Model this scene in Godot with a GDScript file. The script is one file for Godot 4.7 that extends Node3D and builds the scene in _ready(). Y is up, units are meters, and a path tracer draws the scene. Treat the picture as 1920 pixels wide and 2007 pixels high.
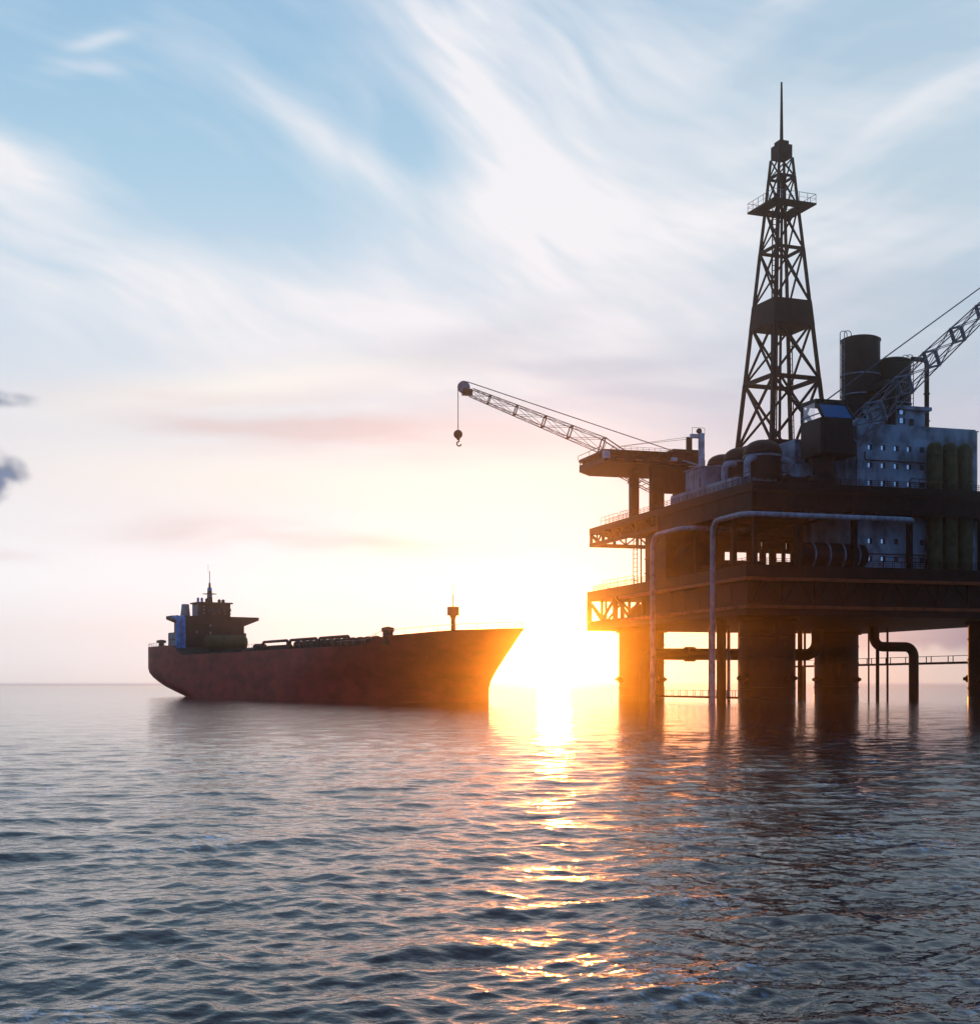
extends Node3D
# Offshore drilling platform and a bow-on cargo ship at sunset, seen from a low boat. Units are metres; the camera looks along -Z.

const EYE_H := 4.2
var M := {}
var counts := {}
var off := Vector3.ZERO
var rig := Transform3D(Basis(Vector3.UP, 0.295), Vector3(57.445, 0, -288.162))
var ship := Transform3D(Basis(Vector3(0.8618, 0, -0.5073), Vector3.UP, Vector3(0.5073, 0, 0.8618)), Vector3(-0.2, 0, -300.0))
var cube: Mesh
var cyl: Mesh


# ------------------------------------------------------------------ mesh builder
class MB:
	var v := PackedVector3Array()
	var n := PackedVector3Array()

	func tri(a: Vector3, b: Vector3, c: Vector3, na: Vector3, nb: Vector3, nc: Vector3) -> void:
		if (b - a).cross(c - a).dot(na + nb + nc) > 0.0:   # front faces run clockwise
			v.append(a); v.append(c); v.append(b); n.append(na); n.append(nc); n.append(nb)
		else:
			v.append(a); v.append(b); v.append(c); n.append(na); n.append(nb); n.append(nc)

	func quad(a: Vector3, b: Vector3, c: Vector3, d: Vector3, nn: Vector3) -> void:
		tri(a, b, c, nn, nn, nn)
		tri(a, c, d, nn, nn, nn)

	func box(xf: Transform3D, s: Vector3, bev := 0.0) -> void:
		var h := s * 0.5
		for ax in 3:
			for sg in [-1.0, 1.0]:
				var w := Vector3.ZERO; w[ax] = h[ax] * sg
				var p := Vector3.ZERO; p[(ax + 1) % 3] = h[(ax + 1) % 3] - bev
				var q := Vector3.ZERO; q[(ax + 2) % 3] = h[(ax + 2) % 3] - bev
				var nn := Vector3.ZERO; nn[ax] = sg
				quad(xf * (w - p - q), xf * (w + p - q), xf * (w + p + q), xf * (w - p + q), (xf.basis * nn).normalized())
				if bev > 0.0:
					var ax2 := (ax + 1) % 3
					var ax3 := (ax + 2) % 3
					for s2 in [-1.0, 1.0]:
						var e1 := Vector3.ZERO; e1[ax] = h[ax] * sg; e1[ax2] = (h[ax2] - bev) * s2
						var e2 := Vector3.ZERO; e2[ax] = (h[ax] - bev) * sg; e2[ax2] = h[ax2] * s2
						var r := Vector3.ZERO; r[ax3] = h[ax3] - bev
						var n2 := Vector3.ZERO; n2[ax] = sg; n2[ax2] = s2
						quad(xf * (e1 - r), xf * (e2 - r), xf * (e2 + r), xf * (e1 + r), (xf.basis * n2).normalized())

	func abox(lo: Vector3, hi: Vector3, bev := 0.0) -> void:
		box(Transform3D(Basis(), (lo + hi) * 0.5), (hi - lo).abs(), bev)

	func bar(a: Vector3, b: Vector3, w: float, h: float) -> void:
		var z := (b - a).normalized()
		var up := Vector3.UP if absf(z.y) < 0.98 else Vector3.RIGHT
		var x := up.cross(z).normalized()
		box(Transform3D(Basis(x, z.cross(x), z), (a + b) * 0.5), Vector3(w, h, a.distance_to(b)))

	func tube(pts: Array, r, seg := 12, caps := true) -> void:
		var rings := []
		var t0: Vector3 = (pts[1] - pts[0]).normalized()
		var side := (Vector3.UP if absf(t0.y) < 0.9 else Vector3.RIGHT).cross(t0).normalized()
		for i in pts.size():
			var d0: Vector3 = (pts[i] - pts[i - 1]).normalized() if i > 0 else t0
			var d1: Vector3 = (pts[i + 1] - pts[i]).normalized() if i < pts.size() - 1 else d0
			var t := (d0 + d1).normalized()
			side = (side - t * side.dot(t)).normalized()
			var up := t.cross(side)
			var ri: float = r[i] if r is Array else r
			var ring := []
			for k in seg:
				var nn := side * cos(TAU * k / seg) + up * sin(TAU * k / seg)
				ring.append([pts[i] + nn * ri, nn])
			rings.append(ring)
		for i in pts.size() - 1:
			for k in seg:
				var a = rings[i][k]; var b = rings[i][(k + 1) % seg]; var c = rings[i + 1][(k + 1) % seg]; var d = rings[i + 1][k]
				tri(a[0], b[0], c[0], a[1], b[1], c[1]); tri(a[0], c[0], d[0], a[1], c[1], d[1])
		if caps:
			for e in [0, pts.size() - 1]:
				var nn: Vector3 = (pts[0] - pts[1]).normalized() if e == 0 else (pts[e] - pts[e - 1]).normalized()
				for k in seg:
					tri(pts[e], rings[e][k][0], rings[e][(k + 1) % seg][0], nn, nn, nn)

	func lathe(o: Vector3, prof: Array, seg := 28, ax := Basis()) -> void:   # prof: [radius, height] from bottom to top
		for i in prof.size() - 1:
			var r0: float = prof[i][0]; var y0: float = prof[i][1]; var r1: float = prof[i + 1][0]; var y1: float = prof[i + 1][1]
			var nr := y1 - y0
			var ny := r0 - r1
			for k in seg:
				var a0 := TAU * k / seg
				var a1 := TAU * (k + 1) / seg
				var c0 := Vector3(cos(a0), 0, sin(a0)); var c1 := Vector3(cos(a1), 0, sin(a1))
				var n0 := ax * (c0 * nr + Vector3.UP * ny).normalized(); var n1 := ax * (c1 * nr + Vector3.UP * ny).normalized()
				var p00 := o + ax * (c0 * r0 + Vector3.UP * y0); var p01 := o + ax * (c1 * r0 + Vector3.UP * y0)
				var p10 := o + ax * (c0 * r1 + Vector3.UP * y1); var p11 := o + ax * (c1 * r1 + Vector3.UP * y1)
				if r0 > 0.0001:
					tri(p00, p01, p11, n0, n1, n1)
				if r1 > 0.0001:
					tri(p00, p11, p10, n0, n1, n0)

	func prism(poly: PackedVector2Array, y0: float, y1: float) -> void:
		var m := Vector2.ZERO
		for p in poly:
			m += p / poly.size()
		for i in poly.size():
			var a := poly[i]; var b := poly[(i + 1) % poly.size()]
			var e := (b - a).normalized()
			var nn := Vector3(e.y, 0, -e.x)
			if nn.dot(Vector3((a + b).x * 0.5 - m.x, 0, (a + b).y * 0.5 - m.y)) < 0:
				nn = -nn
			quad(Vector3(a.x, y0, a.y), Vector3(b.x, y0, b.y), Vector3(b.x, y1, b.y), Vector3(a.x, y1, a.y), nn)
		var t := Geometry2D.triangulate_polygon(poly)
		for i in t.size() / 3:
			var a := poly[t[i * 3]]; var b := poly[t[i * 3 + 1]]; var c := poly[t[i * 3 + 2]]
			tri(Vector3(a.x, y1, a.y), Vector3(b.x, y1, b.y), Vector3(c.x, y1, c.y), Vector3.UP, Vector3.UP, Vector3.UP)
			tri(Vector3(a.x, y0, a.y), Vector3(b.x, y0, b.y), Vector3(c.x, y0, c.y), Vector3.DOWN, Vector3.DOWN, Vector3.DOWN)

	func shift(o: Vector3) -> void:
		for i in v.size():
			v[i] -= o

	func mesh(mat: Material) -> ArrayMesh:
		var a := []
		a.resize(Mesh.ARRAY_MAX)
		a[Mesh.ARRAY_VERTEX] = v
		a[Mesh.ARRAY_NORMAL] = n
		var m := ArrayMesh.new()
		m.add_surface_from_arrays(Mesh.PRIMITIVE_TRIANGLES, a)
		if mat:
			m.surface_set_material(0, mat)
		return m


# ------------------------------------------------------------------ scene helpers
func numbered(parent: Node, called: String) -> String:
	var key := "%d/%s" % [parent.get_instance_id(), called]
	var k: int = counts.get(key, 0)
	counts[key] = k + 1
	return called if k == 0 else "%s_%03d" % [called, k]


func tag(o: Node, label: String, category: String, group := "") -> void:
	o.set_meta("label", label)
	o.set_meta("category", category)
	if group:
		o.set_meta("group", group)


func thing(called: String, label: String, category: String, frame: Transform3D, at: Vector3, group := "") -> Node3D:
	var o := Node3D.new()
	o.name = numbered(self, called)
	add_child(o)
	o.transform = frame * Transform3D(Basis(), at)
	off = at
	tag(o, label, category, group)
	return o


func part(called: String, mb: MB, mat: Material, parent: Node3D, label := "") -> MeshInstance3D:   # coordinates are those of the thing's frame
	mb.shift(off)
	return mpart(called, mb.mesh(mat), parent, label)


func mpart(called: String, mesh: Mesh, parent: Node3D, label := "") -> MeshInstance3D:
	var o := MeshInstance3D.new()
	o.name = numbered(parent, called)
	o.mesh = mesh
	parent.add_child(o)
	if label:
		o.set_meta("label", label)
	return o


func bar(called: String, a: Vector3, b: Vector3, w: float, h: float, mat: Material, parent: Node3D) -> MeshInstance3D:
	var o := mpart(called, cube, parent)
	o.material_override = mat
	var z := (b - a).normalized()
	var up := Vector3.UP if absf(z.y) < 0.98 else Vector3.RIGHT
	var x := up.cross(z).normalized()
	o.transform = Transform3D(Basis(x * w, z.cross(x) * h, z * a.distance_to(b)), (a + b) * 0.5 - off)
	return o


func rod(called: String, a: Vector3, b: Vector3, r: float, mat: Material, parent: Node3D) -> MeshInstance3D:
	var o := mpart(called, cyl, parent)
	o.material_override = mat
	var y := (b - a).normalized()
	var up := Vector3.UP if absf(y.y) < 0.98 else Vector3.RIGHT
	var x := up.cross(y).normalized()
	o.transform = Transform3D(Basis(x * r, y * a.distance_to(b), x.cross(y) * r), a - off)
	return o


func box(called: String, lo: Vector3, hi: Vector3, mat: Material, parent: Node3D, label := "") -> MeshInstance3D:
	var b := MB.new()
	var d := (hi - lo).abs()
	b.abox(lo, hi, minf(0.06, d[d.min_axis_index()] * 0.2))
	return part(called, b, mat, parent, label)


func bend(pts: Array, r: float, k := 7) -> Array:   # round the corners of a pipe's route
	var out := [pts[0]]
	for i in range(1, pts.size() - 1):
		var p: Vector3 = pts[i]
		var a: Vector3 = (pts[i - 1] - p).normalized()
		var b: Vector3 = (pts[i + 1] - p).normalized()
		var half := a.angle_to(b) * 0.5
		var d := r / tan(half)
		var c := p + (a + b).normalized() * (r / sin(half))
		var u := p + a * d - c
		var w := p + b * d - c
		for j in k + 1:
			out.append(c + u.slerp(w, float(j) / k))
	out.append(pts[-1])
	return out


func pipe(called: String, pts: Array, r: float, rb: float, mat: Material, parent: Node3D, seg := 16) -> MeshInstance3D:
	var b := MB.new()
	b.tube(bend(pts, rb), r, seg)
	return part(called, b, mat, parent)


func lathe(called: String, o: Vector3, prof: Array, mat: Material, parent: Node3D, seg := 28, ax := Basis()) -> MeshInstance3D:
	var b := MB.new()
	b.lathe(o, prof, seg, ax)
	return part(called, b, mat, parent)


func dome(r: float, y: float, h: float, k := 6) -> Array:
	var out := []
	for i in k + 1:
		var a := PI * 0.5 * i / k
		out.append([r * cos(a) if i < k else 0.0, y + h * sin(a)])
	return out


func railing(parent: Node3D, a: Vector3, b: Vector3, mat: Material, h := 1.15, step := 2.2, r := 0.05, rails := 3) -> void:
	var m := MB.new()
	for k in rails:
		var up := Vector3.UP * h * (k + 1.0) / rails
		m.tube([a + up, b + up], r, 6)
	var rl := part("railing", m, mat, parent)
	var n := int(ceil(a.distance_to(b) / step))
	for k in n + 1:
		var p := a.lerp(b, float(k) / n)
		rod("post", p, p + Vector3.UP * h, r, mat, rl)


func hoop_rail(parent: Node3D, a: Vector3, b: Vector3, mat: Material, h := 1.9) -> void:   # a taller gate frame with rounded ends
	var m := MB.new()
	m.tube(bend([a, a + Vector3.UP * h, b + Vector3.UP * h, b], 0.6, 5), 0.07, 6)
	m.tube([a + Vector3.UP * h * 0.55, b + Vector3.UP * h * 0.55], 0.05, 6)
	var g := part("rail_loop", m, mat, parent)
	for k in range(1, 4):
		var p := a.lerp(b, k / 4.0)
		rod("post", p, p + Vector3.UP * h, 0.05, mat, g)


func ladder(parent: Node3D, a: Vector3, b: Vector3, side: Vector3, mat: Material, r := 0.07, step := 0.9) -> MeshInstance3D:
	var m := MB.new()
	for s in [-0.5, 0.5]:
		m.tube([a + side * s, b + side * s], r, 6)
	var l := part("ladder", m, mat, parent)
	var n := int(a.distance_to(b) / step)
	for k in range(1, n):
		var p := a.lerp(b, float(k) / n)
		rod("rung", p - side * 0.5, p + side * 0.5, r * 0.65, mat, l)
	return l


func xtruss(parent: Node3D, a: Vector3, b: Vector3, y0: float, y1: float, bays: int, w: float, mat: Material, posts := true) -> void:   # posts and crossed braces between two girders
	for k in bays + 1:
		var p := a.lerp(b, float(k) / bays)
		if posts:
			bar("truss_post", Vector3(p.x, y0, p.z), Vector3(p.x, y1, p.z), w * 1.3, w * 1.3, mat, parent)
		if k < bays:
			var q := a.lerp(b, (k + 1.0) / bays)
			var m := (p + q) * 0.5
			bar("truss_post", Vector3(m.x, y0, m.z), Vector3(m.x, y1, m.z), w * 0.7, w * 0.7, mat, parent)
			bar("truss_brace", Vector3(p.x, y1, p.z), Vector3(m.x, y0, m.z), w * 0.7, w * 0.7, mat, parent)
			bar("truss_brace", Vector3(q.x, y1, q.z), Vector3(m.x, y0, m.z), w * 0.7, w * 0.7, mat, parent)


func lattice(parent: Node3D, a: Vector3, b: Vector3, side: Vector3, h0: float, h1: float, w0: float, w1: float, frames: Array, chord: float, mat: Material, frame_mat: Material) -> void:   # a crane boom
	var ax := (b - a).normalized()
	var up := side.cross(ax).normalized()
	if up.y < 0:
		up = -up
	var at := func(t: float, i: int) -> Vector3:
		var sy := (0.5 if i < 2 else -0.5) * lerpf(h0, h1, t)
		var sx := (0.5 if i == 0 or i == 3 else -0.5) * lerpf(w0, w1, t)
		return a.lerp(b, t) + up * sy + side * sx
	for i in 4:
		rod("chord", at.call(0.0, i), at.call(1.0, i), chord, mat, parent)
	var st := [0.0] + frames + [1.0]
	for k in st.size() - 1:
		var t0: float = st[k]; var t1: float = st[k + 1]
		for f in 4:
			var g := (f + 1) % 4
			rod("lacing", at.call(t0, f), at.call(t1, g), chord * 0.62, mat, parent)
			rod("lacing", at.call(t0, g), at.call(t1, f), chord * 0.62, mat, parent)
	for t in frames:
		for f in 4:
			bar("boom_frame", at.call(t, f), at.call(t, (f + 1) % 4), chord * 6.0, chord * 2.0, frame_mat, parent)


# ------------------------------------------------------------------ materials
func grime_tex(seed_: int, freq: float, lo: Color, hi: Color, type := FastNoiseLite.TYPE_SIMPLEX_SMOOTH, rough := 0.55) -> NoiseTexture2D:
	var f := FastNoiseLite.new()
	f.seed = seed_
	f.noise_type = type
	f.frequency = freq
	f.fractal_octaves = 6
	f.fractal_gain = rough
	f.domain_warp_enabled = true
	f.domain_warp_amplitude = 40.0
	f.domain_warp_frequency = 0.01
	var t := NoiseTexture2D.new()
	t.width = 512
	t.height = 512
	t.seamless = true
	t.noise = f
	var g := Gradient.new()
	g.offsets = PackedFloat32Array([0.25, 0.5, 0.75])
	g.colors = PackedColorArray([lo, lo.lerp(hi, 0.65), hi])
	t.color_ramp = g
	return t


func mat(lin: Color, rough: float, tex: Texture2D = null, scale := 0.08, metal := 0.0, spec := 0.25) -> StandardMaterial3D:
	var m := StandardMaterial3D.new()
	m.albedo_color = lin.linear_to_srgb()
	m.roughness = rough
	m.metallic = metal
	m.metallic_specular = spec
	if tex:
		m.albedo_texture = tex
		m.uv1_triplanar = true
		m.uv1_world_triplanar = true
		m.uv1_scale = Vector3(scale, scale * 0.6, scale)
	return m


func make_materials() -> void:
	var grime := grime_tex(3, 0.012, Color(0.72, 0.68, 0.66), Color(1, 1, 1))
	var rust := grime_tex(8, 0.014, Color(0.58, 0.42, 0.36), Color(1, 1, 1), FastNoiseLite.TYPE_SIMPLEX_SMOOTH, 0.62)
	var streak := grime_tex(15, 0.010, Color(0.55, 0.53, 0.52), Color(1, 1, 1), FastNoiseLite.TYPE_PERLIN, 0.6)
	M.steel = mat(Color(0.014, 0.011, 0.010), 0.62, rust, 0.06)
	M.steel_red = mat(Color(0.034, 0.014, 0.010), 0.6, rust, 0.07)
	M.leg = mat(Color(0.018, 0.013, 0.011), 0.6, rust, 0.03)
	M.tide = mat(Color(0.008, 0.010, 0.007), 0.35, grime, 0.3)
	M.stripe = mat(Color(0.36, 0.075, 0.02), 0.5, grime, 0.05)
	M.white = mat(Color(0.34, 0.40, 0.46), 0.6, streak, 0.045)
	M.pipe = mat(Color(0.38, 0.38, 0.42), 0.45, grime, 0.09)
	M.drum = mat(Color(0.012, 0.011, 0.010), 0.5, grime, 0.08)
	M.olive = mat(Color(0.085, 0.080, 0.030), 0.6, grime, 0.07)
	M.blue_steel = mat(Color(0.25, 0.30, 0.36), 0.45, grime, 0.1)
	M.boom = mat(Color(0.16, 0.12, 0.13), 0.5, grime, 0.1)
	M.rope = mat(Color(0.06, 0.07, 0.09), 0.6)
	M.mast = mat(Color(0.62, 0.66, 0.70), 0.5, grime, 0.1)
	M.pane = mat(Color(0.72, 0.84, 0.94), 0.08, null, 1.0, 0.95)
	M.blue_pane = mat(Color(0.035, 0.12, 0.21), 0.06, null, 1.0, 0.8)
	M.dark = mat(Color(0.012, 0.012, 0.013), 0.5)
	M.reveal = mat(Color(0.07, 0.06, 0.06), 0.7)
	M.hull = mat(Color(0.58, 0.050, 0.028), 0.55, grime_tex(31, 0.013, Color(0.74, 0.72, 0.72), Color(1, 1, 1)), 0.016)
	M.hull.uv1_scale = Vector3(0.016, 0.03, 0.016)
	M.ship_dark = mat(Color(0.055, 0.032, 0.026), 0.6, grime, 0.05)
	M.ship_white = mat(Color(0.36, 0.33, 0.33), 0.6, streak, 0.06)
	M.ship_blue = mat(Color(0.09, 0.36, 0.72), 0.5, grime, 0.1)
	M.ship_deck = mat(Color(0.10, 0.045, 0.03), 0.7, grime, 0.05)
	M.clear = StandardMaterial3D.new()
	M.clear.albedo_color = Color(0.75, 0.9, 1.0, 0.12)
	M.clear.transparency = BaseMaterial3D.TRANSPARENCY_ALPHA
	M.clear.roughness = 0.03


# ------------------------------------------------------------------ sky
var nz := FastNoiseLite.new()
var nz2 := FastNoiseLite.new()
var nz3 := FastNoiseLite.new()


func lin(r: float, g: float, b: float) -> Vector3:
	var c := Color(r / 255.0, g / 255.0, b / 255.0).srgb_to_linear()
	return Vector3(c.r, c.g, c.b)


func blob(x: float, y: float, cx: float, cy: float, rx: float, ry: float, deg: float) -> float:
	var a := deg_to_rad(deg)
	var dx := x - cx
	var dy := y - cy
	var p := (dx * cos(a) + dy * sin(a)) / rx
	var q := (-dx * sin(a) + dy * cos(a)) / ry
	return exp(-(p * p + q * q))


var SKY_Y := [-2800.0, -600.0, 0.0, 400.0, 700.0, 950.0, 1150.0, 1290.0, 1345.0]
var SKY_L := []
var SKY_R := []
var SKY_B := []


func sky_setup() -> void:
	nz.seed = 11; nz.frequency = 1.0; nz.fractal_octaves = 4; nz.fractal_gain = 0.45
	nz2.seed = 29; nz2.frequency = 1.0; nz2.fractal_octaves = 3
	nz3.seed = 47; nz3.frequency = 1.0; nz3.fractal_octaves = 5; nz3.fractal_gain = 0.5
	SKY_L = [lin(70, 110, 165), lin(114, 156, 206), lin(146, 187, 222), lin(172, 208, 232), lin(212, 226, 240), lin(243, 240, 245), lin(262, 264, 271), lin(266, 268, 276), lin(264, 263, 268)]
	SKY_R = [lin(70, 110, 165), lin(112, 155, 200), lin(166, 197, 222), lin(190, 212, 228), lin(186, 205, 222), lin(205, 208, 222), lin(228, 225, 228), lin(240, 236, 234), lin(240, 234, 230)]
	SKY_B = [lin(66, 118, 184), lin(76, 128, 192), lin(84, 136, 200), lin(92, 142, 205), lin(100, 146, 206), lin(112, 150, 203), lin(122, 152, 198), lin(128, 150, 192), lin(126, 142, 182)]


func ramp(tab: Array, y: float) -> Vector3:
	if y <= SKY_Y[0]:
		return tab[0]
	for i in SKY_Y.size() - 1:
		if y < SKY_Y[i + 1]:
			var t: float = (y - SKY_Y[i]) / (SKY_Y[i + 1] - SKY_Y[i])
			return tab[i].lerp(tab[i + 1], t)
	return tab[-1]


func streaks(x: float, y: float, deg: float, long: float, wide: float) -> float:
	var a := deg_to_rad(deg)
	return nz.get_noise_2d((x * cos(a) + y * sin(a)) / long, (y * cos(a) - x * sin(a)) / wide)


# The sky in one direction: az from straight ahead (right positive), el above the horizon; x, y count 2720 to the radian.
func sky_color(az: float, el: float) -> Vector3:
	var x := 960.0 + az * 2720.0
	var y := 1342.0 - el * 2720.0
	var sun := Vector2(az - 0.046, el - 0.012)
	var gap := sun.length()
	var c := ramp(SKY_L, y).lerp(ramp(SKY_R, y), smoothstep(600.0, 1750.0, x))
	var behind := smoothstep(0.55, 2.0, absf(az - 0.046))
	# thin cirrus, drawn out down to the right
	var wx := nz2.get_noise_2d(x / 1100.0, y / 800.0) * 90.0
	var wy := nz2.get_noise_2d(x / 900.0 + 31.0, y / 650.0 + 7.0) * 60.0
	var s := streaks(x + wx, y + wy, 17.0, 560.0, 140.0)
	var fine := streaks(x + wx + 900.0, y + wy, 20.0, 300.0, 62.0)
	var steep := blob(x, y, 960, 330, 330, 330, 0)
	if steep > 0.02:
		s = lerpf(s, streaks(x + wx, y + wy, 44.0, 520.0, 150.0), minf(1.0, steep * 1.4))
		fine = lerpf(fine, streaks(x + wx + 300.0, y + wy, 40.0, 280.0, 70.0), minf(1.0, steep * 1.4))
	var flat := smoothstep(1250.0, 1600.0, x)
	if flat > 0.0:
		s = lerpf(s, streaks(x + wx, y + wy, -6.0, 620.0, 120.0), flat)
		fine = lerpf(fine, streaks(x + wx, y + wy + 500.0, -12.0, 340.0, 60.0), flat)
	var wisp := lerpf(streaks(x + 77.0, y + wy, 15.0, 190.0, 24.0), streaks(x + wx, y + 40.0, 36.0, 190.0, 30.0), minf(1.0, steep * 1.4))
	var cover := 0.80 * blob(x, y, 1180, 520, 430, 210, 20) + 0.75 * blob(x, y, 930, 250, 330, 95, 60) + 0.55 * blob(x, y, 1180, 190, 360, 120, 20)
	cover += 0.75 * blob(x, y, 30, 415, 190, 55, 5) + 0.82 * blob(x, y, 420, 640, 620, 110, 13) + 0.5 * blob(x, y, 850, 640, 330, 130, 15)
	cover += 0.55 * blob(x, y, 640, 335, 260, 30, 27) + 0.62 * blob(x, y, 175, 248, 75, 13, -4) + 0.5 * blob(x, y, 215, 200, 60, 11, -18) + 0.5 * blob(x, y, 1640, 65, 210, 34, -27)
	cover += 0.5 * blob(x, y, 1560, 500, 380, 70, 5) + 0.45 * blob(x, y, 1820, 300, 300, 60, -14) + 0.28 * smoothstep(300.0, -400.0, y)
	cover -= 0.5 * blob(x, y, 820, 340, 70, 110, -32) + 0.34 * blob(x, y, 480, 470, 300, 70, 12)
	cover = clampf(cover * (0.90 + (0.60 - 0.2 * minf(steep, 1.0)) * s + (0.34 - 0.14 * minf(steep, 1.0)) * fine) + 0.10 * fine + 0.08 * s + (0.05 + 0.13 * cover) * wisp, 0.0, 1.0)
	cover *= 1.0 - 0.35 * behind
	var white := lin(244, 244, 249).lerp(lin(250, 240, 236), smoothstep(650.0, 1000.0, y))
	white = white.lerp(lin(150, 172, 206), behind)
	c = c.lerp(white, cover)
	# greyer, lilac sheets lower down
	var low := nz.get_noise_2d(x / 520.0 + 50.0, y / 85.0 + wy / 200.0)
	var g := clampf(0.75 * blob(x, y, 1420, 790, 620, 95, 3) * (0.8 + 1.3 * low) + 0.45 * blob(x, y, 900, 700, 260, 40, -14) + 0.35 * blob(x, y, 1650, 620, 300, 60, 4), 0.0, 0.85)
	c = c.lerp(lin(192, 202, 220).lerp(lin(214, 208, 222), smoothstep(760.0, 900.0, y)), g * (1.0 - behind))
	var pink := clampf(0.8 * blob(x, y, 620, 850, 420, 52, 4) * (0.75 + 1.4 * low), 0.0, 0.8) + clampf(0.62 * blob(x, y, 590, 1058, 330, 34, 2) * (0.8 + 1.5 * low), 0.0, 0.7) + 0.3 * blob(x, y, 20, 1105, 90, 12, 0)
	c = c.lerp(lin(224, 203, 205), clampf(pink, 0.0, 0.85))
	var cream := clampf(0.8 * blob(x, y, 480, 780, 420, 40, -8) + 0.9 * blob(x, y, 620, 950, 520, 62, 0), 0.0, 0.9)
	c = c.lerp(lin(255, 250, 244), cream * (1.0 - 0.5 * clampf(pink, 0.0, 1.0)))
	# two dark scraps of cloud at the left, a bank of them low at the right
	var scrap := 1.25 * blob(x, y, 0, 966, 74, 42, -18) * (1.0 + 0.9 * nz3.get_noise_2d(x / 70.0, y / 50.0)) + 0.8 * blob(x, y, 18, 826, 75, 19, -4) * (1.0 + 0.9 * nz3.get_noise_2d(x / 90.0 + 3.0, y / 40.0))
	c = c.lerp(lin(52, 92, 138), clampf((scrap - 0.22) * 1.7, 0.0, 0.92))
	var edge := y + 16.0 * nz3.get_noise_2d(x / 130.0, 4.0) + 7.0 * nz3.get_noise_2d(x / 40.0, y / 40.0)
	var bank := smoothstep(1120.0, 1225.0, y) * smoothstep(1290.0, 1268.0, edge) * smoothstep(1570.0, 1800.0, x) * (1.0 - behind)
	c = c.lerp(lin(60, 98, 158), 0.95 * bank * (0.85 + 0.5 * low))
	# dimmer and bluer away from the sun
	c = c.lerp(ramp(SKY_B, y), behind * (1.0 - 0.45 * cover))
	c = c.lerp(ramp(SKY_B, y), 0.35 * smoothstep(0.3, 0.9, absf(az - 0.046)) * (1.0 - behind))
	# the glow round the sun
	var wide := exp(-gap * gap / (0.20 * 0.20))
	var near := exp(-gap / 0.040)
	c += Vector3(0.10, 0.10, 0.09) * wide + Vector3(0.8, 0.65, 0.4) * near
	return c


func make_sky() -> PanoramaSkyMaterial:
	sky_setup()
	var im := Image.create(512, 256, false, Image.FORMAT_RGBAF)
	for j in 256:
		var el := PI * 0.5 - (j + 0.5) / 256.0 * PI
		for i in 512:
			var c := sky_color(wrapf((i + 0.5) / 512.0 * TAU, -PI, PI), maxf(el, 0.0))   # the panorama begins straight ahead
			im.set_pixel(i, j, Color(c.x, c.y, c.z))
	im.resize(4096, 2048, Image.INTERPOLATE_BILINEAR)
	for j in range(2048 / 2 - 410, 1025):
		var el := PI * 0.5 - (j + 0.5) / 2048.0 * PI
		for i in range(-330, 345):
			var c := sky_color((i + 0.5) / 4096.0 * TAU, maxf(el, 0.0))
			im.set_pixel(posmod(i, 4096), j, Color(c.x, c.y, c.z))
	var m := PanoramaSkyMaterial.new()
	m.panorama = ImageTexture.create_from_image(im)
	return m


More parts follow.
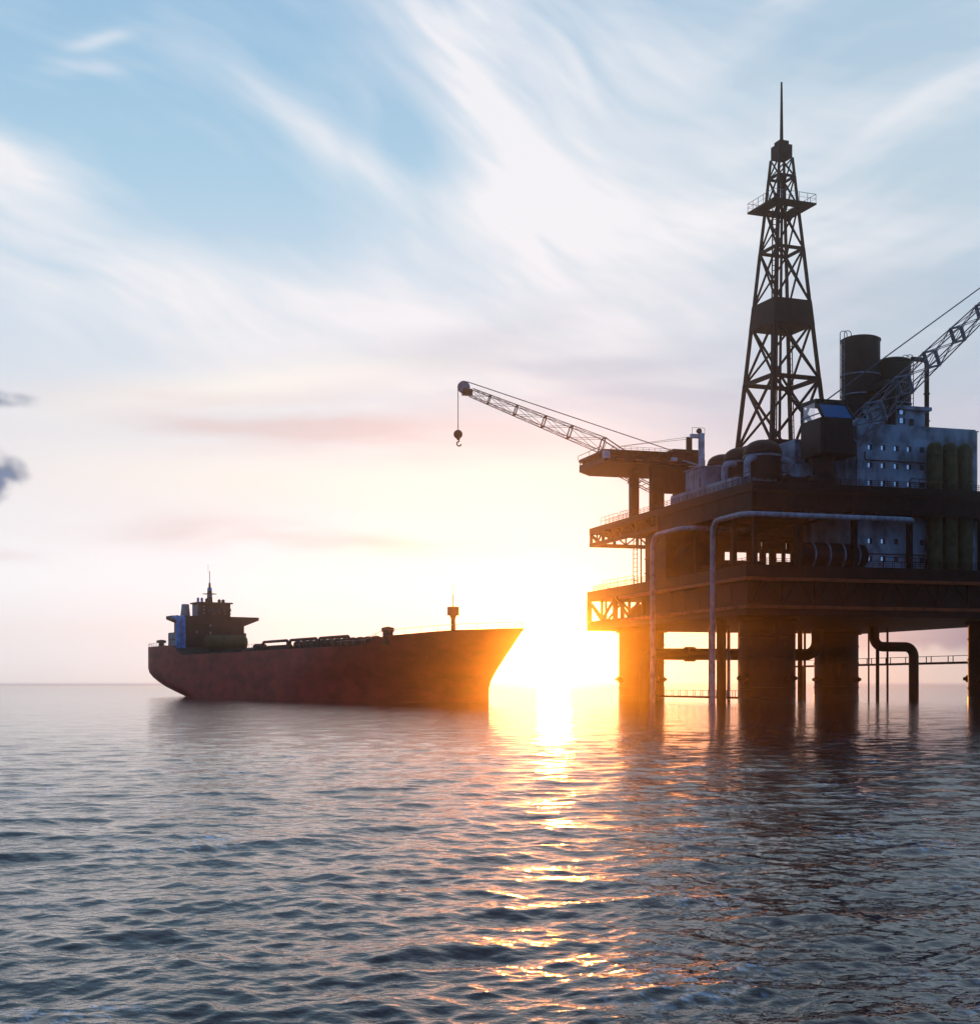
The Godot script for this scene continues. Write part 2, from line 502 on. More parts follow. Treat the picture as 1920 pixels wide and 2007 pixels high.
# ------------------------------------------------------------------ sea
func make_sea() -> void:
	var rng := RandomNumberGenerator.new()
	rng.seed = 5
	var W := []
	for i in 36:
		var lam := 0.34 * pow(1.125, i) * rng.randf_range(0.93, 1.07)
		var ang := rng.randfn(0.0, 0.95) + 0.12
		var k := TAU / lam
		var amp := 0.0095 * pow(lam, 0.80) * rng.randf_range(0.6, 1.3) * (1.0 if lam < 3.0 else pow(3.0 / lam, 1.3))
		W.append([k * sin(ang), k * cos(ang), rng.randf() * TAU, amp, lam])
	var zs := [9.0]
	while zs[-1] < 420.0:
		zs.append(zs[-1] * 1.0046)
	while zs[-1] < 3000.0:
		zs.append(zs[-1] * 1.04)
	var us := []
	for i in 481:
		us.append(lerpf(-0.43, 0.43, i / 480.0))
	for i in 24:
		us.append(0.43 + pow((i + 1) / 24.0, 1.5) * 0.5)
		us.insert(0, -0.43 - pow((i + 1) / 24.0, 1.5) * 0.5)
	var fo := FastNoiseLite.new()
	fo.seed = 21; fo.frequency = 1.0; fo.fractal_octaves = 4
	var fp := FastNoiseLite.new()
	fp.seed = 77; fp.frequency = 1.0; fp.fractal_octaves = 2
	var nu := us.size()
	var v := PackedVector3Array()
	var n := PackedVector3Array()
	var col := PackedColorArray()
	v.resize(zs.size() * nu); n.resize(zs.size() * nu); col.resize(zs.size() * nu)
	var sea_c := Color(0.004, 0.008, 0.013)
	var foam_c := Color(0.34, 0.40, 0.46)
	for j in zs.size():
		var z: float = zs[j]
		var gap := z * 0.0046
		var live := []
		for w in W:
			var f := smoothstep(gap * 2.0, gap * 5.0, w[4]) * smoothstep(430.0, 260.0, z) * lerpf(1.0, 0.36, smoothstep(20.0, 150.0, z))
			if f > 0.0:
				live.append([w[0], w[1], w[2], w[3] * f])
		for i in nu:
			var x: float = us[i] * (z + 6.0)
			var y := 0.0; var sx := 0.0; var sz := 0.0
			for w in live:
				var ph: float = w[0] * x - w[1] * z + w[2]
				var am: float = w[3]
				var ex := exp(sin(ph) - 1.0) * 1.6
				var cs := cos(ph) * am * ex
				y += (ex - 0.745) * am
				sx += cs * w[0]
				sz += cs * w[1]
			var p := j * nu + i
			v[p] = Vector3(x, y, -z)
			n[p] = Vector3(-sx, 1.0, -sz).normalized()
			var fm := 0.0
			if z < 170.0:
				var patch := fp.get_noise_2d(x / 7.0, z / 11.0) + 0.10 * clampf(x / z * 3.0, -1.0, 1.0)
				if patch > 0.2:
					var lace := 1.0 - absf(fo.get_noise_2d(x / 0.75, z / 0.6))
					fm = smoothstep(0.90, 0.985, lace) * smoothstep(0.20, 0.5, patch) * (0.35 + 0.65 * smoothstep(-0.02, 0.05, y))
			col[p] = sea_c.lerp(foam_c, fm)
	var idx := PackedInt32Array()
	for j in zs.size() - 1:
		for i in nu - 1:
			var p := j * nu + i
			idx.append_array(PackedInt32Array([p, p + nu, p + 1, p + 1, p + nu, p + nu + 1]))
	# flat water to the sides and behind
	var base := v.size()
	for p in [Vector3(-3000, -0.6, 1200), Vector3(3000, -0.6, 1200), Vector3(3000, -0.6, -3000), Vector3(-3000, -0.6, -3000)]:
		v.append(p); n.append(Vector3.UP); col.append(sea_c)
	idx.append_array(PackedInt32Array([base, base + 2, base + 1, base, base + 3, base + 2]))
	var a := []
	a.resize(Mesh.ARRAY_MAX)
	a[Mesh.ARRAY_VERTEX] = v; a[Mesh.ARRAY_NORMAL] = n; a[Mesh.ARRAY_COLOR] = col; a[Mesh.ARRAY_INDEX] = idx
	var m := ArrayMesh.new()
	m.add_surface_from_arrays(Mesh.PRIMITIVE_TRIANGLES, a)
	var wm := StandardMaterial3D.new()
	wm.vertex_color_use_as_albedo = true
	wm.roughness = 0.06
	wm.metallic_specular = 0.34
	var rp := FastNoiseLite.new()
	rp.seed = 64; rp.noise_type = FastNoiseLite.TYPE_SIMPLEX_SMOOTH; rp.frequency = 0.022; rp.fractal_octaves = 5; rp.fractal_gain = 0.5
	var rt := NoiseTexture2D.new()
	rt.width = 1024; rt.height = 1024; rt.seamless = true; rt.noise = rp; rt.as_normal_map = true; rt.bump_strength = 9.0
	wm.normal_enabled = true
	wm.normal_texture = rt
	wm.normal_scale = 0.25
	wm.uv1_triplanar = true
	wm.uv1_world_triplanar = true
	wm.uv1_scale = Vector3(0.08, 0.08, 0.10)
	m.surface_set_material(0, wm)
	var o := MeshInstance3D.new()
	o.name = "sea"
	o.mesh = m
	add_child(o)
	o.set_meta("kind", "structure")
	o.set_meta("label", "rippled open sea with reflected sunset running to the horizon")


# ------------------------------------------------------------------ platform
func make_platform() -> void:
	var t := thing("drilling_platform", "dark offshore drilling platform of two decks on four thick round legs", "oil platform", rig, Vector3(28, 0, -33))
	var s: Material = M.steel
	# legs
	for p in [Vector2(0, 0), Vector2(0, -65.9), Vector2(55.7, 0), Vector2(55.7, -65.9)]:
		var l := lathe("support_leg", Vector3(p.x, 0, p.y), [[5.72, -6.0], [5.72, 17.1], [6.5, 17.1], [6.5, 17.9]], M.leg, t, 40)
		for k in 4:
			var d := Vector3(cos(k * PI * 0.5 - 0.295), 0, sin(k * PI * 0.5 - 0.295))
			var m := MB.new()
			var c := Vector3(p.x, 5.3, p.y)
			m.tube([c + d * 5.6, c + d * 8.2], 0.42, 10)
			m.tube([c + d * 6.6, c + d * 7.3], 0.85, 10)
			part("mooring_bollard", m, M.steel, l)
		lathe("tide_band", Vector3(p.x, 0, p.y), [[5.73, -2.0], [5.8, -1.9], [5.8, 1.0], [5.77, 1.25], [5.73, 1.3]], M.tide, l, 40)
		for y in [3.2, 9.5, 14.0]:
			lathe("leg_band", Vector3(p.x, 0, p.y), [[5.74, y - 0.22], [5.86, y - 0.2], [5.86, y + 0.2], [5.74, y + 0.22]], M.steel, l, 40)
	# lower deck
	var x0 := -10.5; var x1 := 69.0; var z0 := -77.0; var z1 := 11.2
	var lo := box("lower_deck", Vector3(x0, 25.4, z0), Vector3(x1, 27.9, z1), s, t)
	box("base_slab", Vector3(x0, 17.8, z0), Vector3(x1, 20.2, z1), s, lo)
	for y in [19.15, 24.72]:
		box("edge_flange", Vector3(x0 - 0.25, y, z0 + 22), Vector3(x0 + 0.3, y + 0.72, z1 + 0.25), M.stripe, lo)
		box("edge_flange", Vector3(x0 + 0.3, y, z1 - 0.3), Vector3(x1, y + 0.72, z1 + 0.25), M.stripe, lo)
	xtruss(lo, Vector3(x0 + 0.5, 0, z0 + 0.5), Vector3(x0 + 0.5, 0, z0 + 36), 20.1, 25.5, 2, 0.8, s)
	xtruss(lo, Vector3(x0 + 0.5, 0, z0 + 0.5), Vector3(x0 + 28, 0, z0 + 0.5), 20.1, 25.5, 3, 0.72, s)
	for k in 7:   # closed bays nearer the front: panels between posts
		var za := z0 + 36.6 + k * 7.3
		box("wall_panel", Vector3(x0 + 0.7, 20.2, za), Vector3(x0 + 1.1, 25.4, za + 7.1), s, lo)
	for k in 11:
		var xa := x0 + 1.2 + k * 7.2
		box("wall_panel", Vector3(xa, 20.2, z1 - 1.1), Vector3(xa + 7.0, 25.4, z1 - 0.7), s, lo)
		bar("stiffener", Vector3(xa, 20.2, z1 - 0.5), Vector3(xa, 25.4, z1 - 0.5), 0.4, 0.5, s, lo)
		bar("truss_brace", Vector3(xa + 0.2, 20.2, z1 - 0.45), Vector3(xa + 3.5, 25.4, z1 - 0.45), 0.3, 0.35, s, lo)
		bar("truss_brace", Vector3(xa + 7.0, 20.2, z1 - 0.45), Vector3(xa + 3.6, 25.4, z1 - 0.45), 0.3, 0.35, s, lo)
	box("bulkhead", Vector3(x0 + 30, 20.1, z0 + 2), Vector3(x1 - 1, 25.5, z0 + 3), s, lo)
	box("bulkhead", Vector3(x0 + 20, 20.1, -38), Vector3(x1 - 1, 25.5, -37), s, lo)
	for k in 3:
		lathe("buried_tank", Vector3(-2.5 + k * 6.2, 0, -60 + k * 6), [[2.9, 20.1], [2.9, 22.2]] + dome(2.9, 22.2, 1.8), s, lo, 20)
	# upper deck
	var ux0 := -9.7; var uz1 := 12.2
	var up := box("upper_deck", Vector3(ux0, 42.7, -77.4), Vector3(x1, 44.3, uz1), s, t)
	box("girder", Vector3(ux0, 39.5, -77.4), Vector3(ux0 + 1.0, 40.45, -34), s, up)
	box("girder", Vector3(ux0, 39.5, -77.4), Vector3(x1, 40.45, -76.4), s, up)
	xtruss(up, Vector3(ux0 + 0.4, 0, -77.0), Vector3(ux0 + 0.4, 0, -35.0), 40.3, 42.8, 5, 0.5, s)
	xtruss(up, Vector3(ux0 + 0.4, 0, -76.9), Vector3(42, 0, -76.9), 40.3, 42.8, 8, 0.5, s)
	for k in 6:
		var za := -34.0 + k * 7.6
		box("wall_panel", Vector3(ux0 + 0.25, 39.0, za), Vector3(ux0 + 0.7, 42.7, za + 7.5), s, up)
	for k in 11:
		var xa := ux0 + 0.8 + k * 7.1
		box("wall_panel", Vector3(xa, 39.0, uz1 - 0.7), Vector3(xa + 7.0, 42.7, uz1 - 0.25), s, up)
	for y in [38.6, 42.3]:
		box("edge_flange", Vector3(ux0 - 0.15, y, -34), Vector3(ux0 + 0.25, y + 0.34, uz1 + 0.12), M.steel_red, up)
		box("edge_flange", Vector3(ux0 + 0.25, y, uz1 - 0.25), Vector3(x1, y + 0.34, uz1 + 0.12), M.steel_red, up)
	for k in 9:
		box("floor_beam", Vector3(ux0 + 1, 41.4, -70 + k * 9.0), Vector3(x1, 42.7, -69.4 + k * 9.0), s, up)
	for k in 8:
		box("wall_panel", Vector3(10 + k * 7.4, 39.3, -77.0), Vector3(17.2 + k * 7.4, 42.7, -76.6), s, up)
	for k in 3:
		lathe("separator", Vector3(1.5 + k * 13.0, 29.9, -22), [[0.0, -0.8], [1.3, -0.6], [1.9, 0.0], [1.9, 9.0], [1.3, 9.6], [0.0, 9.8]], M.drum, t, 20, Basis(Vector3(0, -1, 0), Vector3(1, 0, 0), Vector3(0, 0, 1)))
	box("soffit", Vector3(14, 38.9, -34), Vector3(x1, 39.3, uz1 - 1), s, up)
	# between the decks: stanchions at the back, closed walls to the right, a stair block at the left
	for c in [[19.6, 24.9], [27.1, 28.4], [31.9, 33.1], [35.7, 36.9], [38.5, 39.9], [42.2, 42.6]]:
		box("stanchion", Vector3(c[0] - 0.2, 27.9, -70.6), Vector3(c[1] + 0.2, 39.6, -69.6), s, t)
	box("back_wall", Vector3(44.6, 27.9, -70.6), Vector3(x1, 42.6, -69.6), s, t)
	box("side_wall", Vector3(x1 - 1, 27.9, -69), Vector3(x1 - 0.4, 42.6, 8), s, t)
	box("front_wall", Vector3(48.2, 27.9, 4.5), Vector3(x1 - 1.2, 38.6, 5.2), s, t)
	var sb := box("stair_block", Vector3(-8.0, 27.9, -45), Vector3(2.5, 39.4, -33), M.steel_red, t)
	for y in [30.2, 33.6, 37.2]:
		box("ledge", Vector3(-8.2, y, -45.2), Vector3(2.7, y + 0.25, -32.8), M.steel_red, sb)
	for k in 4:
		bar("column", Vector3(-6.5, 27.9, -20 + k * 9.0), Vector3(-6.5, 42.7, -20 + k * 9.0), 0.9, 0.9, s, t)
	for k in 5:
		bar("column", Vector3(2 + k * 13.0, 27.9, 9), Vector3(2 + k * 13.0, 39.0, 9), 1.0, 1.0, s, t)
	ladder(t, Vector3(-8.6, 27.9, -49.4), Vector3(-8.6, 39.5, -49.4), Vector3(0.3, 0, 1.6), s, 0.12, 1.0)
	rod("drain_pipe", Vector3(-8.3, 27.9, -46.7), Vector3(-8.3, 39.5, -46.7), 0.2, s, t)
	# risers and pipes
	var pp: Material = M.pipe
	pipe("riser_pipe", [Vector3(-12.3, -4, -30.7), Vector3(-12.3, 37.7, -30.7), Vector3(-12.3, 37.7, -14.0), Vector3(3, 37.7, -14.0)], 0.56, 3.2, pp, t)
	pipe("riser_pipe", [Vector3(-12.3, -4, -0.1), Vector3(-12.3, 37.5, -0.1), Vector3(-12.3, 37.5, 14.0), Vector3(26.4, 37.5, 14.0), Vector3(26.4, 37.5, 11.0)], 0.54, 2.6, pp, t)
	for k in 6:
		bar("pipe_bracket", Vector3(-4 + k * 5.4, 37.5, 14.0), Vector3(-4 + k * 5.4, 38.9, 12.3), 0.25, 0.25, s, t)
	var ac := pipe("main_pipe", [Vector3(-3.0, -4, -56.6), Vector3(-3.0, 11.5, -56.6), Vector3(44.6, 11.6, -56.6), Vector3(44.6, 18, -56.6)], 1.46, 3.4, M.leg, t, 20)
	lathe("pipe_flange", Vector3(9.0, 11.52, -56.6), [[1.4, -1.3], [1.85, -1.2], [1.85, 1.2], [1.4, 1.3]], M.leg, ac, 20, Basis(Vector3(0, -1, 0), Vector3(1, 0, 0), Vector3(0, 0, 1)))
	pipe("bent_pipe", [Vector3(44.4, 18.2, -30), Vector3(44.4, 13.0, -30), Vector3(55.2, 13.0, -30), Vector3(55.2, -4, -30)], 1.16, 2.3, M.leg, t, 20)
	for p in [[42.9, -30.0, 0.2], [45.3, -30.0, 0.42], [48.0, -30.0, 0.26], [19.1, -50.0, 0.25], [41.6, -60.0, 0.62], [40.1, -60.0, 0.22], [43.0, -60.0, 0.3]]:
		rod("conductor_pipe", Vector3(p[0], -4, p[1]), Vector3(p[0], 17.9, p[1]), p[2], M.leg, t)
	rod("conductor_pipe", Vector3(-4.46, -4, -12.0), Vector3(-4.46, 17.9, -12.0), 1.05, M.leg, t)
	for p in [[11.3, -40.0, 0.42], [11.2, -50.0, 0.3]]:
		rod("conductor_pipe", Vector3(p[0], -4, p[1]), Vector3(p[0], 17.9, p[1]), p[2], M.pipe, t)
	# walkway just above the water between the two left legs
	var wk := box("walkway", Vector3(-1.8, 0.95, -60.3), Vector3(-0.2, 1.4, -5.6), s, t)
	for x in [-1.7, -0.3]:
		var m := MB.new()
		m.tube([Vector3(x, 2.7, -60.0), Vector3(x, 2.7, -6.0)], 0.05, 6)
		part("handrail", m, s, wk)
		for k in 14:
			rod("post", Vector3(x, 1.4, -59.0 + k * 4.0), Vector3(x, 2.7, -59.0 + k * 4.0), 0.07, s, wk)
	# railings
	railing(t, Vector3(ux0 + 0.2, 44.3, -66), Vector3(ux0 + 0.2, 44.3, uz1 - 0.2), M.steel_red)
	railing(t, Vector3(ux0 + 0.2, 44.3, uz1 - 0.2), Vector3(60, 44.3, uz1 - 0.2), M.steel_red)
	hoop_rail(t, Vector3(ux0 + 0.1, 44.3, -69.5), Vector3(ux0 + 0.1, 44.3, -58.0), M.steel_red)
	hoop_rail(t, Vector3(ux0 + 0.1, 44.3, -57.0), Vector3(ux0 + 0.1, 44.3, -52.0), M.steel_red)
	hoop_rail(t, Vector3(ux0 + 0.1, 44.3, 0.5), Vector3(ux0 + 0.1, 44.3, 11.5), M.steel_red)
	hoop_rail(t, Vector3(ux0 + 0.9, 44.3, uz1 - 0.1), Vector3(ux0 + 8, 44.3, uz1 - 0.1), M.steel_red)
	hoop_rail(t, Vector3(26.0, 44.3, uz1 - 0.1), Vector3(35.0, 44.3, uz1 - 0.1), M.steel_red)
	railing(t, Vector3(x0 + 0.2, 27.9, -72), Vector3(x0 + 0.2, 27.9, z1 - 0.2), M.steel_red, 1.3)
	railing(t, Vector3(x0 + 0.2, 27.9, z1 - 0.2), Vector3(60, 27.9, z1 - 0.2), M.steel_red, 1.3)
	railing(t, Vector3(x0 + 0.2, 27.9, -73), Vector3(14, 27.9, -73), M.steel_red, 1.3)
	hoop_rail(t, Vector3(x0 + 0.1, 27.9, -66), Vector3(x0 + 0.1, 27.9, -46), M.steel_red, 2.0)
	hoop_rail(t, Vector3(20.5, 27.9, z1 - 0.1), Vector3(30.5, 27.9, z1 - 0.1), M.steel_red, 2.2)
	# raised crane deck on columns at the left
	var plan := PackedVector2Array([Vector2(-20.1, -57), Vector2(-15.6, -62), Vector2(5.2, -62), Vector2(5.2, -40), Vector2(-20.1, -40)])
	var m := MB.new()
	m.prism(plan, 55.5, 57.1)
	var cd := part("crane_deck", m, M.steel_red, t)
	var plan2 := PackedVector2Array([Vector2(-20.1, -57.4), Vector2(-16.0, -61.5), Vector2(5.2, -61.5), Vector2(5.2, -40.2), Vector2(-20.1, -40.2)])
	m = MB.new()
	m.prism(plan2, 57.9, 58.5)
	part("deck_plate", m, M.steel_red, cd)
	box("inner_wall", Vector3(-14.5, 57.1, -60), Vector3(5, 57.9, -40.6), M.steel_red, cd)
	for k in 6:
		rod("stub_post", Vector3(-19.9, 57.1, -57 + k * 3.2), Vector3(-19.9, 57.9, -57 + k * 3.2), 0.1, M.steel_red, cd)
	railing(cd_rail(cd), Vector3(-20.3, 58.5, -57.2), Vector3(-20.3, 58.5, -42), M.steel_red, 0.9, 15.0, 0.07, 1)
	railing(t, Vector3(-18, 58.5, -40.4), Vector3(0, 58.5, -40.4), M.steel_red, 0.8, 1.6, 0.04, 2)
	for w in [[-14.1, -8.6, 57.3], [-8.3, -3.0, 56.9]]:
		m = MB.new()
		m.prism(PackedVector2Array([Vector2(w[0], w[2]), Vector2(w[0], 58.45), Vector2(w[1], 58.45), Vector2(w[1] - 1.0, w[2] - 0.2)]), -39.95, -39.75)
		for i in m.v.size():
			m.v[i] = Vector3(m.v[i].x, m.v[i].z, m.v[i].y)
			m.n[i] = Vector3(m.n[i].x, m.n[i].z, m.n[i].y)
		part("side_board", m, M.mast, cd, "pale board on the edge of the crane deck")
	box("side_box", Vector3(-20.9, 56.2, -39.9), Vector3(-19.3, 57.9, -38.9), M.mast, cd)
	box("side_box", Vector3(-3.9, 56.3, -39.9), Vector3(-2.3, 57.2, -39.2), M.mast, cd)
	for k in 4:
		box("bracket", Vector3(-17.5 + k * 4.4, 55.9, -39.95), Vector3(-15.6 + k * 4.4, 56.3, -39.0), M.stripe, cd)
	box("deck_column", Vector3(-9.6, 44.3, -51.2), Vector3(-7.7, 55.6, -49.2), M.steel_red, t)
	for y in [52.4]:
		box("bolt_plate", Vector3(-9.9, y, -51.5), Vector3(-7.4, y + 0.3, -48.9), M.steel_red, t)
	box("deck_column", Vector3(-7.7, 44.3, -43.4), Vector3(-4.8, 55.5, -41.0), M.steel_red, t)
	box("deck_girder", Vector3(-4.8, 49.1, -43.0), Vector3(5.0, 55.5, -41.2), M.steel_red, t)
	box("deck_column", Vector3(-1.8, 44.3, -43.2), Vector3(5.0, 49.1, -41.0), M.steel_red, t)
	for k in 2:   # a slack lattice tie under the deck
		var zz := -60.0 + k * 1.6
		bar("tie_chord", Vector3(-8.6, 55.4, zz), Vector3(-0.3, 51.8, zz), 0.2, 0.2, M.boom, t)
		bar("tie_chord", Vector3(-4.4, 55.4, zz), Vector3(0.6, 53.2, zz), 0.2, 0.2, M.boom, t)
	for k in 5:
		bar("tie_lacing", Vector3(-8.0 + k * 1.6, 55.2 - k * 0.7, -60), Vector3(-5.2 + k * 1.25, 55.4 - k * 0.5, -58.4), 0.13, 0.13, M.boom, t)
	# kerb along the left edge of the upper deck
	box("kerb_plinth", Vector3(-8.6, 44.3, -29.2), Vector3(1.0, 46.5, 2.5), M.white, t)


func cd_rail(o: Node3D) -> Node3D:
	return o.get_parent()


# ------------------------------------------------------------------ derrick
func make_derrick() -> void:
	var f := rig * Transform3D(Basis(Vector3.UP, 0.07), Vector3(17.1, 0, -25))
	var t := thing("derrick_tower", "tall black lattice drilling derrick with railed platform and spire", "derrick", f, Vector3(0, 44.3, 0))
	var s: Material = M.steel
	var lv := [[44.3, 8.4], [58.0, 7.3], [73.1, 6.0], [86.2, 4.9], [90.8, 4.5], [103.0, 3.5], [112.8, 2.65], [119.7, 2.1], [124.0, 1.75]]
	var cn := [Vector3(-1, 0, 1), Vector3(1, 0, 1), Vector3(1, 0, -1), Vector3(-1, 0, -1)]
	var pt := func(i: int, k: int) -> Vector3: return cn[k] * lv[i][1] + Vector3.UP * lv[i][0]
	for k in 4:
		for i in lv.size() - 1:
			var w: float = 0.35 + 0.055 * lv[i][1]
			bar("leg", pt.call(i, k), pt.call(i + 1, k), w, w, s, t)
	for i in lv.size() - 1:
		var w: float = 0.16 + 0.045 * lv[i][1]
		for k in 4:
			var g := (k + 1) % 4
			if i != 3:
				bar("brace", pt.call(i, k), pt.call(i + 1, g), w, w, s, t)
				bar("brace", pt.call(i, g), pt.call(i + 1, k), w, w, s, t)
			if i in [1, 2, 5, 7]:
				bar("ring_beam", pt.call(i, k), pt.call(i, g), w * 1.5, w * 2.2, s, t)
	# the boxed wind wall half-way up
	var m := MB.new()
	for k in 4:
		var g := (k + 1) % 4
		var o: Vector3 = (cn[k] + cn[g]) * 0.5
		var a: Vector3 = cn[k] * 5.35 + Vector3.UP * 85.3; var b: Vector3 = cn[g] * 5.35 + Vector3.UP * 85.3
		var c: Vector3 = cn[g] * 4.85 + Vector3.UP * 91.0; var d: Vector3 = cn[k] * 4.85 + Vector3.UP * 91.0
		m.quad(a, b, c, d, (o + Vector3.UP * 0.08).normalized())
		m.quad(a * Vector3(0.96, 1, 0.96), b * Vector3(0.96, 1, 0.96), c * Vector3(0.96, 1, 0.96), d * Vector3(0.96, 1, 0.96), -o)
		m.quad(c, d, d * Vector3(0.96, 1, 0.96), c * Vector3(0.96, 1, 0.96), Vector3.UP)
	m.abox(Vector3(-5.3, 85.2, -5.3), Vector3(5.3, 85.7, 5.3))
	part("wind_wall", m, s, t)
	# railed platform
	m = MB.new()
	var R := 5.6
	for b in [[-R, R, 2.4, R], [-R, R, -R, -2.4], [-R, -2.4, -2.4, 2.4], [2.4, R, -2.4, 2.4]]:
		m.abox(Vector3(b[0], 112.5, b[2]), Vector3(b[1], 112.9, b[3]))
	var pf := part("platform", m, s, t)
	for k in 4:
		var a: Vector3 = cn[k] * (R - 0.1) + Vector3.UP * 112.9; var b: Vector3 = cn[(k + 1) % 4] * (R - 0.1) + Vector3.UP * 112.9
		var u := Vector3.UP * 2.0
		rod("rail", a + u, b + u, 0.06, M.blue_steel, pf)
		rod("rail", a + u * 0.5, b + u * 0.5, 0.035, M.blue_steel, pf)
		for j in 5:
			rod("post", a.lerp(b, j / 5.0), a.lerp(b, j / 5.0) + u, 0.06, M.blue_steel, pf)
	# crown block and spire
	m = MB.new()
	m.abox(Vector3(-1.75, 124.0, -1.75), Vector3(1.75, 127.0, 1.75), 0.05)
	m.abox(Vector3(-1.2, 127.0, -1.2), Vector3(1.2, 128.0, 1.2), 0.05)
	part("crown_block", m, s, t)
	m = MB.new()
	m.tube([Vector3(0, 128, 0), Vector3(0, 141.6, 0)], [0.42, 0.22], 10)
	part("spire", m, s, t)
	# pipe and ladders inside
	for x in [-0.9, 0.9]:
		bar("drill_guide", Vector3(x - 2.0, 44.3, 0.6), Vector3(x * 0.4 - 0.6, 120, 0.6), 0.45, 0.45, s, t)
	ladder(t, Vector3(-3.6, 44.3, 2.0), Vector3(-2.2, 112, 1.0), Vector3(1.2, 0, 0.5), s, 0.15, 1.15)
	ladder(t, Vector3(1.2, 44.3, 3.0), Vector3(0.7, 85, 2.2), Vector3(0.9, 0, 0.3), s, 0.12, 1.4)


# ------------------------------------------------------------------ things on the upper deck
func make_deck_things() -> void:
	# process vessels with white bent pipes
	var spots := [[-1.9, -16.3, 3.4, 54.1, 53.0], [-1.6, -9.0, 3.4, 54.4, 53.1], [-0.9, -0.2, 3.9, 54.6, 52.9]]
	var lab := ["dark domed vessel farthest left in the row behind the railing", "dark domed vessel in the middle of the row of three", "dark domed vessel nearest the front corner, in front of the derrick"]
	for i in 3:
		var p = spots[i]
		var t := thing("process_vessel", lab[i], "vessel", rig, Vector3(p[0], 46.5, p[1]), "domed vessels on the upper deck")
		var r: float = p[2]
		lathe("shell", Vector3(p[0], 0, p[1]), [[r, 46.4], [r, 51.8], [r + 0.12, 51.9], [r + 0.12, 52.2], [r, 52.3]] + dome(r, 52.3, p[3] - 52.3 + 0.2, 8), M.drum, t, 36)
		lathe("shell_band", Vector3(p[0], 0, p[1]), [[r + 0.1, 51.0], [r + 0.2, 51.1], [r + 0.2, 51.35], [r + 0.1, 51.45]], M.blue_steel, t, 36)
		pipe("feed_pipe", [Vector3(p[0] - 4.6, 46.5, p[1] + 2.0), Vector3(p[0] - 4.6, 50.6, p[1] + 2.0), Vector3(p[0] - 1.5, 50.6, p[1] + 2.0)], 0.72, 1.25, M.pipe, t)
		if i == 2:
			pipe("feed_pipe", [Vector3(p[0] + 5.6, 44.3, p[1] + 2.0), Vector3(p[0] + 5.6, 50.4, p[1] + 2.0), Vector3(p[0] + 2.5, 50.4, p[1] + 2.0)], 0.72, 1.3, M.pipe, t)
	# pale cabin
	var c := thing("deck_cabin", "small pale weathered cabin at the left edge, left of the domed vessels", "cabin", rig, Vector3(-4.5, 46.5, -20))
	var m := MB.new()
	m.abox(Vector3(-8.3, 46.5, -22.0), Vector3(-1.0, 50.9, -13.6), 0.25)
	part("cabin_wall", m, M.white, c)
	box("cabin_roof", Vector3(-8.5, 50.9, -22.2), Vector3(-0.8, 51.15, -13.4), M.white, c)
	for k in 3:
		box("wall_rib", Vector3(-8.45, 46.5, -20.6 + k * 2.9), Vector3(-8.3, 50.9, -20.4 + k * 2.9), M.white, c)
	box("cabin_door", Vector3(-8.42, 46.5, -14.9), Vector3(-8.31, 48.6, -13.9), M.reveal, c)
	# mooring drum at the front edge
	var w := thing("winch_drum", "low dark rounded drum on the deck edge below the pale annex", "winch", rig, Vector3(4.5, 44.3, 6))
	lathe("drum", Vector3(1.6, 44.9, 5.5), [[0.0, 0.0], [2.0, 0.0], [2.0, 0.4], [1.6, 0.4], [1.6, 4.6], [2.0, 4.6], [2.0, 5.0], [0.0, 5.0]], M.drum, w, 24, Basis(Vector3(0, -1, 0), Vector3(1, 0, 0), Vector3(0, 0, 1)))
	box("cradle", Vector3(1.8, 44.3, 4.4), Vector3(6.4, 45.0, 6.6), M.steel, w)
	# annex
	var a := thing("annex_block", "pale stepped annex block behind the right crane's pedestal", "building", rig, Vector3(12, 44.3, -2))
	m = MB.new()
	m.prism(PackedVector2Array([Vector2(5.4, -8), Vector2(6.4, 0.2), Vector2(15.2, 0.2), Vector2(15.2, -8)]), 44.3, 54.9)
	part("wall", m, M.white, a)
	box("wall_step", Vector3(4.6, 44.3, 0.3), Vector3(11.6, 49.6, 3.4), M.white, a)
	box("wall_step", Vector3(3.0, 44.3, -1.0), Vector3(4.6, 47.2, 2.6), M.white, a)
	box("parapet", Vector3(6.3, 54.9, -7.8), Vector3(15.3, 55.3, 0.35), M.white, a)
	for q in [[8.6, 50.4], [13.2, 50.6]]:
		var wf := box("window", Vector3(q[0], q[1], 0.22), Vector3(q[0] + 1.0, q[1] + 1.3, 0.36), M.reveal, a)
		box("pane", Vector3(q[0] + 0.15, q[1] + 0.15, 0.37), Vector3(q[0] + 0.85, q[1] + 1.15, 0.4), M.dark, wf)
	bar("canopy", Vector3(9.0, 50.4, 1.2), Vector3(12.0, 50.9, 1.2), 1.6, 0.18, M.reveal, a)
	ladder(a, Vector3(6.2, 44.3, 3.6), Vector3(6.2, 49.6, 3.6), Vector3(0.8, 0, 0), M.blue_steel, 0.06, 0.7)
	# silos, which run down through the deck to the lower storey
	var sl := ["leftmost of the three olive silos against the blue-grey block", "middle one of the three olive silos against the blue-grey block", "rightmost of the three olive silos, by the block's rounded end"]
	for i in 3:
		var x: float = 33.9 + i * 3.65
		var t := thing("silo", sl[i], "silo", rig, Vector3(x, 27.9, 9.3), "olive silos in front of the accommodation block")
		lathe("shell", Vector3(x, 0, 9.3), [[1.6, 27.9], [1.6, 53.0]] + dome(1.6, 53.0, 1.65, 8), M.olive, t, 28)
		for y in [35.4, 46.6, 51.6]:
			lathe("hoop", Vector3(x, 0, 9.3), [[1.61, y - 0.12], [1.7, y - 0.1], [1.7, y + 0.1], [1.61, y + 0.12]], M.olive, t, 28)
